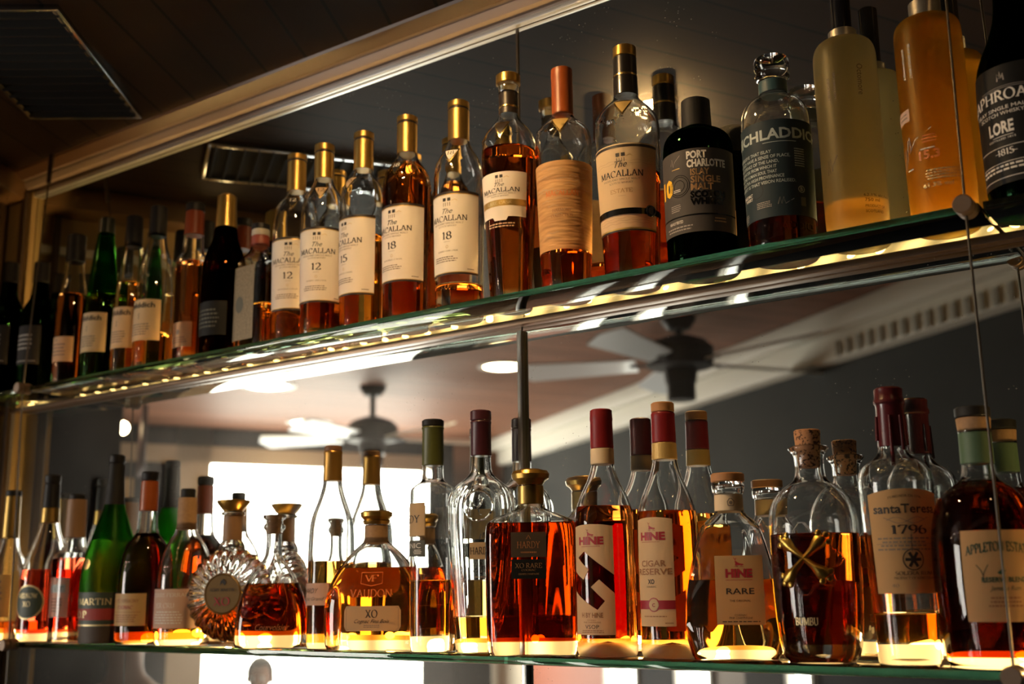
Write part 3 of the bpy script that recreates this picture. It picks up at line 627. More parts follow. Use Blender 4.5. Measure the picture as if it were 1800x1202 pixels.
 {'id': 'u12', 'loc': (-0.34027, 1.10385, 2.08759), 'yaw': 0, 'n': 2.0, 'dep': 1.0, 'glass': [(0.0296, 0.0, 0.0), (0.03077, 0.00309, 0.0), (0.03179, 0.02745, 0.0), (0.03208, 0.07683, 0.0), (0.03245, 0.19129, 0.0), (0.03194, 0.20757, 0.0), (0.02837, 0.21607, 0.0), (0.02174, 0.22001, 0.0), (0.0145, 0.22132, 0.0), (0.01391, 0.2292, 0.0)], 'parts': [('collar', 'steelcap', [(0.0148, 0.22001, 0.0), (0.01453, 0.23249, 0.0)]), ('stopper', 'gloss_black', [(0.01029, 0.23249, 0.0), (0.01072, 0.3005, 0.0), (0.00919, 0.30253, 0.0)])], 'labels': [{'az': -0.84, 'half': 40, 'zt': 0.18516, 'zb': 0.03102}], 'vaz': 17.1, 'bi': 0.0122, 'liq': 0.03848},
 {'id': 'u13', 'loc': (-0.25455, 1.10385, 2.08759), 'yaw': 0, 'n': 2.0, 'dep': 1.0, 'glass': [(0.03058, 0.0, 0.0), (0.03112, -0.00186, 0.0), (0.03182, 0.02151, 0.0), (0.03254, 0.0929, 0.0), (0.03289, 0.19619, 0.0), (0.0321, 0.20876, 0.0), (0.02837, 0.21507, 0.0), (0.02201, 0.21759, 0.0), (0.01564, 0.21886, 0.0), (0.01451, 0.22899, 0.0)], 'parts': [('collar', 'steelcap', [(0.01593, 0.21759, 0.0), (0.0157, 0.23789, 0.0)]), ('stopper', 'gloss_black', [(0.01163, 0.23789, 0.0), (0.01209, 0.31276, 0.0), (0.01062, 0.31473, 0.0)])], 'labels': [{'az': -20.26, 'half': 50, 'zt': 0.18822, 'zb': 0.02138}], 'vaz': 13.0, 'bi': 0.01097, 'liq': 0.20247},
 {'id': 'u14', 'loc': (-0.17408, 1.09935, 2.08759), 'yaw': 0, 'n': 2.0, 'dep': 1.0, 'glass': [(0.03612, 0.0, 0.0), (0.03776, 0.00598, 0.0), (0.03836, 0.01438, 0.0), (0.03916, 0.11752, 0.0), (0.03768, 0.13807, 0.0), (0.03178, 0.15582, 0.0), (0.02473, 0.17071, 0.0), (0.01929, 0.18568, 0.0), (0.01603, 0.20075, 0.0), (0.01444, 0.22503, 0.0), (0.01395, 0.24954, 0.0)], 'parts': [('capsule', 'green_black', [(0.01553, 0.21894, 0.0), (0.01541, 0.27118, 0.0), (0.01401, 0.27243, 0.0)])], 'labels': [{'az': -22.24, 'half': 100, 'zt': 0.13267, 'zb': 0.01733}], 'vaz': 9.0, 'bi': 0.00878, 'liq': 0.17669},
 {'id': 'l1', 'loc': (-1.83468, 1.10335, 1.67308), 'yaw': 0, 'n': 2.0, 'dep': 1.0, 'glass': [(0.02882, 0.0, 0.0), (0.02982, 0.01285, 0.0), (0.03014, 0.10707, 0.0), (0.02632, 0.13094, 0.0), (0.01563, 0.15012, 0.0), (0.01322, 0.17421, 0.0), (0.01134, 0.23746, 0.0)], 'parts': [('capsule', 'goldfoil', [(0.0137, 0.16842, 0.0), (0.01213, 0.2404, 0.0)]), ('stopper', 'black', [(0.01332, 0.2404, 0.0), (0.01303, 0.24824, 0.0), (0.01185, 0.25021, 0.0)])], 'labels': [{'az': 0, 'half': 70, 'zt': 0.10708, 'zb': 0.03712}], 'vaz': 59.0, 'bi': 0.01099, 'liq': 0.02966},
 {'id': 'l2', 'loc': (-1.72103, 1.10335, 1.67308), 'yaw': 0, 'n': 2.0, 'dep': 1.0, 'glass': [(0.03992, 0.0, 0.0), (0.04091, 0.0141, 0.0), (0.0413, 0.09598, 0.0), (0.03672, 0.12361, 0.0), (0.02925, 0.14214, 0.0), (0.02081, 0.1654, 0.0), (0.0147, 0.18691, 0.0), (0.0133, 0.20287, 0.0), (0.011, 0.25969, 0.0)], 'parts': [('neck_wrap', 'goldfoil', [(0.0148, 0.18972, 0.0), (0.01389, 0.21418, 0.0)]), ('capsule', 'black', [(0.0137, 0.21418, 0.0), (0.01271, 0.25398, 0.0)]), ('stopper', 'black', [(0.01195, 0.25398, 0.0), (0.013, 0.25874, 0.0), (0.01321, 0.26732, 0.0), (0.01197, 0.26923, 0.0)])], 'labels': [{'az': 18.13, 'half': 40, 'zt': 0.08968, 'zb': 0.03348}], 'vaz': 57.3, 'bi': 0.0123, 'liq': 0.11254},
 {'id': 'l3', 'loc': (-1.64824, 1.10335, 1.67308), 'yaw': 0, 'n': 3.0, 'dep': 1.0, 'glass': [(0.02939, 0.0, 1), (0.02942, 0.0105, 1), (0.02983, 0.12651, 1), (0.0282, 0.13556, 1), (0.0203, 0.14191, 0), (0.01571, 0.15373, 0), (0.01397, 0.22255, 0.0)], 'parts': [('neck_wrap', 'brownwrap', [(0.01619, 0.16285, 0.0), (0.01491, 0.2244, 0.0)]), ('stopper', 'black', [(0.01304, 0.2244, 0.0), (0.01305, 0.23089, 0.0), (0.01166, 0.23274, 0.0)])], 'labels': [{'az': 7.86, 'half': 41.66, 'zt': 0.09947, 'zb': 0.03789}], 'vaz': 56.2, 'bi': 0.01491, 'liq': 0.12922},
 {'id': 'l4', 'loc': (-1.54279, 1.09935, 1.67308), 'yaw': 0, 'n': 2.0, 'dep': 1.0, 'glass': [(0.04082, 0.0, 0.0), (0.0417, 0.01623, 0.0), (0.04457, 0.07621, 0.0), (0.04433, 0.09785, 0.0), (0.03969, 0.12834, 0.0), (0.03294, 0.15465, 0.0), (0.0224, 0.18555, 0.0), (0.01527, 0.20777, 0.0), (0.01307, 0.23459, 0.0), (0.01087, 0.27513, 0.0)], 'parts': [('capsule', 'matblack', [(0.01554, 0.20955, 0.0), (0.01352, 0.23459, 0.0), (0.01213, 0.27513, 0.0)]), ('stopper', 'black', [(0.01159, 0.27513, 0.0), (0.0125, 0.27785, 0.0), (0.01233, 0.28692, 0.0), (0.01088, 0.28874, 0.0)])], 'labels': [{'az': 10, 'half': 85, 'zt': 0.07585, 'zb': 0.00461}, {'az': -3.41, 'half': 10, 'zt': 0.12966, 'zb': 0.10567}], 'vaz': 54.5, 'bi': 0.00773, 'liq': 0.15465},
 {'id': 'l5', 'loc': (-1.45734, 1.09935, 1.67308), 'yaw': 0, 'n': 2.0, 'dep': 1.0, 'glass': [(0.03833, 0.0, 0.0), (0.0401, 0.01304, 0.0), (0.0405, 0.09233, 0.0), (0.03762, 0.12194, 0.0), (0.03208, 0.14322, 0.0), (0.02171, 0.15605, 0.0), (0.01608, 0.16377, 0.0), (0.0148, 0.17752, 0.0), (0.0131, 0.1991, 0.0), (0.01142, 0.24698, 0.0)], 'parts': [('capsule', 'orangecap', [(0.01362, 0.1965, 0.0), (0.01281, 0.24173, 0.0)]), ('stopper', 'black', [(0.01185, 0.24173, 0.0), (0.01317, 0.24523, 0.0), (0.01319, 0.254, 0.0), (0.01187, 0.25663, 0.0)])], 'labels': [{'az': 10.49, 'half': 47.52, 'zt': 0.07347, 'zb': 0.02693}], 'vaz': 53.0, 'bi': 0.00725, 'liq': 0.16205},
 {'id': 'l6', 'loc': (-1.37199, 1.10435, 1.67308), 'yaw': 0, 'n': 2.0, 'dep': 1.0, 'glass': [(0.03899, 0.0, 0.0), (0.0403, 0.01389, 0.0), (0.04064, 0.07882, 0.0), (0.03911, 0.10757, 0.0), (0.03291, 0.13405, 0.0), (0.02283, 0.15068, 0.0), (0.01609, 0.1607, 0.0), (0.01399, 0.17409, 0.0), (0.0132, 0.20778, 0.0)], 'parts': [('neck_wrap', 'corktan', [(0.0144, 0.16488, 0.0), (0.01389, 0.21201, 0.0)]), ('stopper', 'matblack', [(0.01074, 0.21201, 0.0), (0.01075, 0.22388, 0.0), (0.00982, 0.22558, 0.0)])], 'labels': [{'az': 22, 'half': 62, 'zt': 0.07906, 'zb': 0.02382}], 'vaz': 51.2, 'bi': 0.00825, 'liq': 0.02759},
 {'id': 'l7', 'loc': (-1.26709, 1.10135, 1.67308), 'yaw': 22, 'n': 2.4, 'dep': 0.42, 'glass': [(0.04477, 0.0, 1), (0.04824, 0.00525, 1), (0.0587, 0.02074, 1), (0.0649, 0.03863, 1), (0.0677, 0.06132, 1), (0.06531, 0.08572, 1), (0.0585, 0.10551, 1), (0.04551, 0.12302, 1), (0.02805, 0.1358, 0.6), (0.01546, 0.14141, 0), (0.01262, 0.14943, 0), (0.01145, 0.18169, 0.0)], 'parts': [('neck_wrap', 'brownwrap', [(0.01384, 0.14542, 0.0), (0.01349, 0.18088, 0.0)]), ('lip', 'glasspart', [(0.01636, 0.18088, 0.0), (0.01677, 0.18493, 0.0), (0.01392, 0.18737, 0.0)]), ('stopper', 'goldstopper', [(0.01309, 0.18575, 0.0), (0.0172, 0.19061, 0.0), (0.02295, 0.19874, 0.0), (0.02378, 0.202, 0.0), (0.02133, 0.20281, 0.0)])], 'labels': [{'flat': 1, 'u': 0.00323, 'w': 0.04843, 'zt': 0.09973, 'zb': 0.04326}], 'vaz': 49.0, 'bi': 0.01299, 'liq': 0.05661},
 {'id': 'l8', 'loc': (-1.17062, 1.09135, 1.67308), 'yaw': 32.9, 'n': 2.3, 'dep': 0.6, 'glass': [(0.04886, 0.0, 1), (0.05049, 0.01172, 1), (0.04912, 0.03933, 1), (0.04228, 0.06943, 1), (0.03298, 0.08989, 1), (0.0235, 0.10512, 0.6), (0.01403, 0.11582, 0), (0.01054, 0.12655, 0), (0.01018, 0.15352, 0), (0.01489, 0.15816, 0.0), (0.0149, 0.16204, 0.0), (0.01177, 0.16514, 0.0), (0.01178, 0.1698, 0.0), (0.01571, 0.17213, 0.0), (0.01572, 0.17602, 0.0)], 'parts': [('stopper', 'corktan', [(0.00901, 0.1512, 0.0), (0.00982, 0.17633, 0.0), (0.00904, 0.17679, 0.0)])], 'labels': [], 'vaz': 47.0, 'bi': 0.01618, 'liq': 0.08382},
 {'id': 'l9', 'loc': (-1.08408, 1.11435, 1.67308), 'yaw': 0, 'n': 2.0, 'dep': 1.0, 'glass': [(0.03007, 0.0, 0.0), (0.03086, 0.00975, 0.0), (0.03127, 0.10199, 0.0), (0.0307, 0.14713, 0.0), (0.02772, 0.16992, 0.0), (0.02046, 0.18902, 0.0), (0.0147, 0.20668, 0.0), (0.01279, 0.21902, 0.0), (0.01091, 0.25473, 0.0)], 'parts': [('capsule', 'goldcap2', [(0.01318, 0.21902, 0.0), (0.01215, 0.25473, 0.0), (0.01294, 0.25707, 0.0), (0.01247, 0.26019, 0.0)]), ('stopper', 'brownwood', [(0.01185, 0.25941, 0.0), (0.01201, 0.26567, 0.0), (0.01093, 0.26755, 0.0)])], 'labels': [{'az': -12, 'half': 52, 'zt': 0.08362, 'zb': 0.05513}], 'vaz': 44.2, 'bi': 0.00756, 'liq': 0.11172},
 {'id': 'l10', 'loc': (-0.99446, 1.10435, 1.67308), 'yaw': 22, 'n': 2.3, 'dep': 0.38, 'glass': [(0.06529, 0.0, 1), (0.06755, 0.00666, 1), (0.06853, 0.03615, 1), (0.06805, 0.05736, 1), (0.06315, 0.07872, 1), (0.05154, 0.1002, 1), (0.03836, 0.11605, 1), (0.02552, 0.12761, 0.7), (0.0162, 0.13414, 0), (0.01438, 0.14359, 0), (0.01404, 0.15452, 0.0)], 'parts': [('neck_label', 'corktan', [(0.01517, 0.13341, 0.0), (0.01492, 0.15598, 0.0)]), ('stopper', 'goldstopper', [(0.01626, 0.15671, 0.0), (0.01775, 0.16109, 0.0), (0.01627, 0.16256, 0.0), (0.02035, 0.16695, 0.0), (0.02074, 0.17208, 0.0), (0.01778, 0.17428, 0.0)])], 'labels': [{'flat': 1, 'u': 0.00449, 'w': 0.07467, 'zt': 0.0543, 'zb': 0.02381}, {'flat': 1, 'u': 0.00281, 'w': 0.05627, 'zt': 0.09567, 'zb': 0.06474}], 'vaz': 42.0, 'bi': 0.01226, 'liq': 0.10164},
 {'id': 'l11', 'loc': (-0.89941, 1.10335, 1.67308), 'yaw': 0, 'n': 2.0, 'dep': 1.0, 'glass': [(0.02765, 0.0, 0.0), (0.02829, 0.0043, 0.0), (0.0291, 0.18947, 0.0), (0.02777, 0.19658, 0.0), (0.02149, 0.20229, 0.0), (0.01434, 0.20657, 0.0), (0.01327, 0.21229, 0.0), (0.0123, 0.26857, 0.0)], 'parts': [('capsule', 'olivecap', [(0.01388, 0.22591, 0.0), (0.01346, 0.27076, 0.0), (0.01434, 0.27367, 0.0), (0.01376, 0.27586, 0.0)]), ('stopper', 'black', [(0.01398, 0.27586, 0.0), (0.01399, 0.28316, 0.0), (0.01269, 0.28462, 0.0)])], 'labels': [{'az': -50.81, 'half': 70.15, 'zt': 0.17838, 'zb': 0.13831}, {'az': -50.81, 'half': 70.22, 'zt': 0.13272, 'zb': 0.11394}], 'vaz': 39.2, 'bi': 0.02046, 'liq': 0.08455},
 {'id': 'l12', 'loc': (-0.8278, 1.10935, 1.67308), 'yaw': 22.04, 'n': 2.6, 'dep': 0.75, 'glass': [(0.03085, 0.0, 1), (0.03224, 0.01058, 1), (0.03813, 0.09697, 1), (0.04198, 0.16505, 1), (0.04003, 0.18437, 1), (0.03192, 0.19616, 0.6), (0.02092, 0.20451, 0.2), (0.01399, 0.21148, 0), (0.01191, 0.22056, 0), (0.0113, 0.27348, 0.0)], 'parts': [('capsule', 'purplecap', [(0.01284, 0.23319, 0.0), (0.01257, 0.27277, 0.0), (0.01328, 0.27491, 0.0), (0.01286, 0.27704, 0.0)]), ('stopper', 'purplecap', [(0.01314, 0.27704, 0.0), (0.01302, 0.28846, 0.0), (0.01203, 0.28989, 0.0)])], 'labels': [{'az': 27.65, 'half': 32, 'zt': 0.18976, 'zb': 0.15187}, {'az': 26.66, 'half': 34, 'zt': 0.12609, 'zb': 0.10963}], 'vaz': 36.7, 'bi': 0.01189, 'liq': 0.04088},
 {'id': 'l13', 'loc': (-0.74465, 1.09435, 1.67308), 'yaw': 32.52, 'n': 3.4, 'dep': 0.55, 'glass': [(0.05103, 0.0, 1), (0.05239, 0.00765, 1), (0.0538, 0.09529, 1), (0.05356, 0.14335, 1), (0.04965, 0.1499, 1), (0.03446, 0.15712, 1), (0.01859, 0.16304, 0.4), (0.01496, 0.16832, 0), (0.014, 0.18154, 0), (0.01469, 0.1915, 0.0)], 'parts': [('neck_wrap', 'goldfoil', [(0.0153, 0.16898, 0.0), (0.01509, 0.19083, 0.0)]), ('stopper', 'goldstopper', [(0.01469, 0.1915, 0.0), (0.01737, 0.19615, 0.0), (0.02139, 0.19882, 0.0), (0.02241, 0.20415, 0.0), (0.02008, 0.20816, 0.0), (0.01339, 0.21016, 0.0)])], 'labels': [{'flat': 1, 'u': -0.00255, 'w': 0.04004, 'zt': 0.13616, 'zb': 0.10819}, {'flat': 1, 'u': -0.00269, 'w': 0.03921, 'zt': 0.10566, 'zb': 0.08424}], 'vaz': 34.2, 'bi': 0.01517, 'liq': 0.14662},
 {'id': 'l14', 'loc': (-0.65343, 1.10685, 1.67308), 'yaw': 0, 'n': 2.0, 'dep': 1.0, 'glass': [(0.03256, 0.0, 0.0), (0.03386, 0.00872, 0.0), (0.03336, 0.14387, 0.0), (0.03216, 0.15977, 0.0), (0.02644, 0.17576, 0.0), (0.01811, 0.19183, 0.0), (0.01361, 0.20474, 0.0), (0.01233, 0.21317, 0.0), (0.01177, 0.26027, 0.0)], 'parts': [('neck_label', 'cream', [(0.01362, 0.20993, 0.0), (0.0134, 0.22814, 0.0)]), ('capsule', 'redcap', [(0.01327, 0.22814, 0.0), (0.01282, 0.25895, 0.0), (0.01321, 0.26159, 0.0), (0.01283, 0.26687, 0.0), (0.01265, 0.27216, 0.0), (0.01147, 0.27348, 0.0)])], 'labels': [{'az': 1, 'half': 45, 'zt': 0.14204, 'zb': 0.02351}], 'vaz': 30.6, 'bi': 0.00993, 'liq': 0.16169, 'punt': 0.016},
 {'id': 'l15', 'loc': (-0.57639, 1.11135, 1.67308), 'yaw': 0, 'n': 2.0, 'dep': 1.0, 'glass': [(0.03212, 0.0, 0.0), (0.03338, 0.00876, 0.0), (0.03349, 0.13158, 0.0), (0.03237, 0.15309, 0.0), (0.02623, 0.17165, 0.0), (0.01817, 0.19033, 0.0), (0.01444, 0.20285, 0.0), (0.0132, 0.21165, 0.0), (0.0114, 0.25348, 0.0)], 'parts': [('neck_label', 'goldpaper', [(0.01408, 0.20976, 0.0), (0.01362, 0.22869, 0.0)]), ('capsule', 'redcap', [(0.01349, 0.22869, 0.0), (0.01305, 0.25795, 0.0), (0.01331, 0.2605, 0.0), (0.01269, 0.26307, 0.0)]), ('stopper', 'corkwood', [(0.01281, 0.26307, 0.0), (0.01283, 0.27269, 0.0), (0.01207, 0.27397, 0.0)])], 'labels': [{'az': -4, 'half': 40, 'zt': 0.14634, 'zb': 0.03291}], 'vaz': 27.4, 'bi': 0.00993, 'liq': 0.15309, 'punt': 0.016},
 {'id': 'l16', 'loc': (-0.49819, 1.10085, 1.67308), 'yaw': 22, 'n': 2.3, 'dep': 0.44, 'glass': [(0.04336, 0.0, 1), (0.0467, 0.0108, 1), (0.05267, 0.03334, 1), (0.05281, 0.04752, 1), (0.04936, 0.07323, 1), (0.04253, 0.10208, 1), (0.03577, 0.12538, 1), (0.03143, 0.13417, 1), (0.02498, 0.13946, 0.7), (0.01786, 0.14535, 0.2), (0.01459, 0.15007, 0), (0.01374, 0.16664, 0), (0.01673, 0.16902, 0.0), (0.01706, 0.17735, 0.0), (0.01617, 0.17974, 0.0)], 'parts': [('neck_label', 'cream', [(0.01507, 0.14947, 0.0), (0.0147, 0.16724, 0.0)]), ('stopper', 'corkwood', [(0.01677, 0.17974, 0.0), (0.01749, 0.18093, 0.0), (0.01751, 0.1881, 0.0), (0.0165, 0.1893, 0.0)])], 'labels': [{'flat': 1, 'u': 0.00721, 'w': 0.04802, 'zt': 0.10374, 'zb': 0.03521}], 'vaz': 24.3, 'bi': 0.0108, 'liq': 0.07955},
 {'id': 'l17', 'loc': (-0.40742, 1.09835, 1.67308), 'yaw': 0, 'n': 2.0, 'dep': 1.0, 'glass': [(0.0325, 0.0, 0.0), (0.03686, 0.00733, 0.0), (0.03968, 0.02072, 0.0), (0.04268, 0.05586, 0.0), (0.04412, 0.12759, 0.0), (0.0429, 0.14443, 0.0), (0.03743, 0.15854, 0.0), (0.02797, 0.16818, 0.0), (0.01737, 0.175, 0.0), (0.01459, 0.1807, 0.0), (0.01436, 0.20133, 0.0), (0.01856, 0.20478, 0.0), (0.0203, 0.20766, 0.0), (0.01916, 0.20997, 0.0), (0.01496, 0.21055, 0.0)], 'parts': [('stopper', 'cork', [(0.01089, 0.18871, 0.0), (0.01237, 0.20997, 0.0), (0.01327, 0.22559, 0.0), (0.01269, 0.22676, 0.0)])], 'labels': [{'az': 4.7, 'half': 32, 'zt': 0.12121, 'zb': 0.07468}, {'az': -2.31, 'half': 14, 'zt': 0.04406, 'zb': 0.03563}], 'vaz': 20.4, 'bi': 0.01911, 'liq': 0.122},
 {'id': 'l18', 'loc': (-0.32621, 1.10935, 1.67308), 'yaw': 0, 'n': 2.0, 'dep': 1.0, 'glass': [(0.02895, 0.0, 0.0), (0.02953, 0.00851, 0.0), (0.03078, 0.05541, 0.0), (0.03371, 0.11395, 0.0), (0.03572, 0.16837, 0.0), (0.03468, 0.17829, 0.0), (0.02947, 0.18603, 0.0), (0.01897, 0.19268, 0.0), (0.01444, 0.19824, 0.0), (0.01335, 0.20716, 0.0), (0.01122, 0.25221, 0.0)], 'parts': [('capsule', 'wax', [(0.0139, 0.20381, 0.0), (0.01316, 0.24087, 0.0), (0.01345, 0.2454, 0.0), (0.01486, 0.2471, 0.0), (0.01458, 0.25051, 0.0), (0.01347, 0.25221, 0.0), (0.0136, 0.26074, 0.0), (0.01237, 0.26245, 0.0)])], 'labels': [{'az': 28, 'half': 60, 'zt': 0.16107, 'zb': 0.06463}], 'vaz': 16.4, 'bi': 0.01989, 'liq': 0.04596},
 {'id': 'l19', 'loc': (-0.24684, 1.09835, 1.67308), 'yaw': 0, 'n': 2.0, 'dep': 1.0, 'glass': [(0.04056, 0.0, 0.0), (0.04269, 0.01086, 0.0), (0.04491, 0.03056, 0.0), (0.04732, 0.06844, 0.0), (0.04738, 0.10031, 0.0), (0.04579, 0.12385, 0.0), (0.04076, 0.1445, 0.0), (0.03143, 0.15645, 0.0), (0.01993, 0.16376, 0.0), (0.01523, 0.16899, 0.0), (0.01421, 0.18107, 0.0), (0.01376, 0.20753, 0.0), (0.01483, 0.21019, 0.0), (0.01431, 0.21552, 0.0)], 'parts': [('neck_label', 'greenlabel', [(0.01474, 0.18054, 0.0), (0.01446, 0.21019, 0.0)]), ('cork_collar', 'corktan', [(0.01451, 0.21126, 0.0), (0.0154, 0.22354, 0.0)]), ('stopper', 'matblack', [(0.01593, 0.22408, 0.0), (0.01596, 0.23266, 0.0), (0.0149, 0.23374, 0.0)])], 'labels': [{'az': 24, 'half': 37, 'zt': 0.11872, 'zb': 0.04048}], 'vaz': 12.7, 'bi': 0.01086, 'liq': 0.16376}]

DATA = {b['id']: b for b in BOT}
UP, LOW = 'bottles on the upper glass shelf', 'bottles on the lower glass shelf'

def glass_mesh(d, body, mat, wall=0.0022, mod=None, hollow=True):
    seg = 96 if (mod or d['dep'] < .99 or d['n'] > 2) else 56
    n, dep = d['n'], d['dep']
    bm = bmesh.new()
    core = body.core
    stip = MATS.get(mat.name + '_stippled', mat)
    r0, t0 = core[0][0], core[0][2]
    punt = d.get('punt', 0.0025)
    bot = [(0, punt, t0), (r0 * .35, punt * .82, t0), (r0 * .72, punt * .25, t0), (r0 * .86, 0.0002, t0), (r0 - .0025, 0.0, t0), (r0 - .0008, .0006, t0), (r0, .0028, t0)]
    side = [p for p in core if p[1] > .0035]
    rt, zt, tt = core[-1]
    top = [(rt * .93, zt + .0006, tt), (0, zt + .0006, tt)]
    lathe(bm, bot + side + top, seg, n, dep, False, mod)
    liq = d['liq']
    if hollow and liq < zt - .008:
        cav = [(0, liq, 0)]
        rl, tl = body.at(liq)
        cav += [(max(.001, (rl - wall) * .6), liq, tl), (max(.001, rl - wall - .0012), liq, tl), (rl - wall, liq + .0006, tl)]
        for p in core:
            if liq + .002 < p[1] < zt - .004: cav.append((max(.0015, p[0] - wall), p[1], p[2]))
        cav += [(max(.001, rt - wall), zt - .003, tt), (0, zt - .003, tt)]
        lathe(bm, cav, seg, n, dep, True, (lambda a, x, y, z, r: mod(a, x, y, z, r)) if mod else None)
    for f in bm.faces:
        if all(v.co.z < max(.0008, punt + .0001) for v in f.verts): f.material_index = 1
    return bm_mesh('bottle_glass', bm, [mat, stip], 'raw')

def liquid_mesh(d, body, mat, wall=0.0022, mod=None):
    seg = 96 if (mod or d['dep'] < .99 or d['n'] > 2) else 56
    bm = bmesh.new(); bi, liq = d['bi'], min(d['liq'], body.core[-1][1] - .008) - .0003
    rb, tb = body.at(bi)
    hp = d.get('punt', 0) * .9
    pr = [(0, bi + hp, tb), ((rb - wall) * .45, bi + hp * .45, tb), (rb * .82, bi - .0002, tb), (rb - wall - .0006, bi + .0012, tb)]
    for p in body.core:
        if bi + .004 < p[1] < liq - .001: pr.append((p[0] - wall + .0001, p[1], p[2]))
    rl, tl = body.at(liq)
    pr += [(rl - wall, liq, tl), (0, liq, tl)]
    lathe(bm, pr, seg, d['n'], d['dep'], False, mod)
    return bm_mesh('liquid', bm, mat, 'raw')

def part_mesh(name, prof, mat, n=2.0, dep=1.0, seg=40):
    bm = bmesh.new()
    p = sorted([tuple(q) for q in prof], key=lambda q: q[1])
    z0, z1 = p[0][1], p[-1][1]
    e = min(.0008, (z1 - z0) * .2, p[0][0] * .1)
    full = [(0, z0, p[0][2]), (p[0][0] - e, z0, p[0][2]), (p[0][0], z0 + e, p[0][2])]
    full += [q for q in p[1:-1]]
    full += [(p[-1][0], z1 - e, p[-1][2]), (p[-1][0] - e, z1, p[-1][2]), (0, z1, p[-1][2])]
    lathe(bm, full, seg, n, dep)
    return bm_mesh(name, bm, mat, 35)

PARTNAME = {'screw_cap': 'cap', 'foil': 'foil_capsule', 'neck_wrap': 'neck_wrap', 'collar': 'neck_collar', 'cork_collar': 'cork_collar', 'lip': 'glass_lip'}
def make_bottle(id, name, label, cat, glass, spirit, group, mod=None, wall=.0022, hollow=True):
    d = DATA[id]
    if mod: d['dense'] = 1
    root = thing(name, label, cat, d['loc'], math.radians(d['yaw']), group)
    b = Body(d)
    link('bottle_glass', glass_mesh(d, b, MATS[glass], wall, mod, hollow), root)
    if spirit: link('liquid', liquid_mesh(d, b, MATS[spirit], wall, mod), root)
    for (pn, mt, prof) in d['parts']:
        nm = PARTNAME.get(pn, pn)
        sq = prof[0][2] > .5
        link(nm, part_mesh(nm, prof, MATS['clear'] if mt == 'glasspart' else MATS[mt], d['n'] if sq else 2.0, d['dep'] if sq else 1.0), root)
    return root, b, d

def lab(id, b, k=0, name='label'):
    return Label(b, DATA[id], DATA[id]['labels'][k], name)

# ------------------------------------------------------------------ the setting: mirror wall, soffit, room behind the camera
def struct(o): o['kind'] = 'structure'; return o
def V(x, y, z): return Vector((x, 2 * MY - y, EYE + z))       # where a thing seen in the mirror really stands
PD = Vector((-.4509, .8926, 0))                                # along the boards
QD = Vector((.8926, .4509, 0))                                 # across the boards
ROOM = math.atan2(.4509, .8926)

struct(boxobj('wall_back', (0.2, MY + .06, 1.45), (5.2, .10, 2.9), P('wall_dark', (0.05, 0.035, 0.022), 0.7, bump=.2, scale=40)))
MX0, MX1, MZ1 = -1.915, 1.2, EYE + .738
SEAM = -.7935
def mirror_panel(x0, x1):
    bm = bmesh.new(); box(bm, ((x0 + x1) / 2, MY + .003, (0.95 + MZ1) / 2), (x1 - x0, .006, MZ1 - .95))
    o = link('mirror', bm_mesh('mirror', bm, M_MIRROR)); return o
tag(mirror_panel(MX0, SEAM - .0012), 'large mirror panel left of the thin metal strip', 'mirror', 'mirror panels of the back bar')
tag(mirror_panel(SEAM + .0012, MX1), 'large mirror panel right of the thin metal strip', 'mirror', 'mirror panels of the back bar')
M_STEEL = P('brushed_steel', (0.55, 0.55, 0.52), 0.28, 1.0); M_DARKSTEEL = P('dark_steel', (0.10, 0.085, 0.07), 0.4, 0.9, bump=.1); M_TRIMWHITE = P('trim_metal', (0.72, 0.74, 0.74), 0.3, 0.6)
bm = bmesh.new(); box(bm, (SEAM, MY - .004, (.95 + ZU - .02) / 2), (.0075, .008, ZU - .02 - .95), bev=.002)
o = link('trim_2', bm_mesh('trim_2', bm, M_STEEL)); struct(o)
bm = bmesh.new(); box(bm, (SEAM, MY - .001, (ZU + MZ1) / 2 + .005), (.003, .002, MZ1 - ZU - .01))
struct(link('trim_7', bm_mesh('trim_7', bm, M_DARKSTEEL)))
struct(boxobj('trim_1', ((MX0 + MX1) / 2, MY - .005, EYE + .7425), (MX1 - MX0, .010, .008), M_TRIMWHITE, bev=.002))

# crown moulding along the back wall and along the left wall
def moulding(name, prof, a, b_, outdir, mt):
    bm = bmesh.new(); rows = []
    for p in (a, b_):
        rows.append([bm.verts.new(Vector(p) + outdir * y + Vector((0, 0, z))) for y, z in prof])
    n = len(prof)
    for i in range(n): bm.faces.new((rows[0][i], rows[0][(i + 1) % n], rows[1][(i + 1) % n], rows[1][i]))
    bm.faces.new(rows[0]); bm.faces.new(rows[1][::-1])
    return struct(link(name, bm_mesh(name, bm, mt, 25)))
M_CROWN = P('crown_paint', (0.27, 0.20, 0.158), 0.45, bump=.1, scale=30); M_TAN = P('tan_paint', (0.36, 0.245, 0.105), 0.6, bump=.15, scale=50, var=.12); M_CREAM = P('cream_paint', (0.62, 0.56, 0.46), 0.6)
crown = [(0, .748), (.004, .748), (.006, .752), (.016, .756), (.020, .762), (.022, .766), (.020, .7675), (.026, .772), (.030, .776), (.030, .78), (0, .78)]
moulding('trim_3', [(y, EYE + z) for y, z in crown], (-2.2, MY, 0), (1.6, MY, 0), Vector((0, -1, 0)), M_CROWN)
darkcrown = [(.030, .768), (.036, .770), (.050, .776), (.052, .78), (.030, .78)]
moulding('trim_4', [(y, EYE + z) for y, z in darkcrown], (-2.2, MY, 0), (1.6, MY, 0), Vector((0, -1, 0)), P('dark_moulding', (0.075, 0.035, 0.018), 0.4))

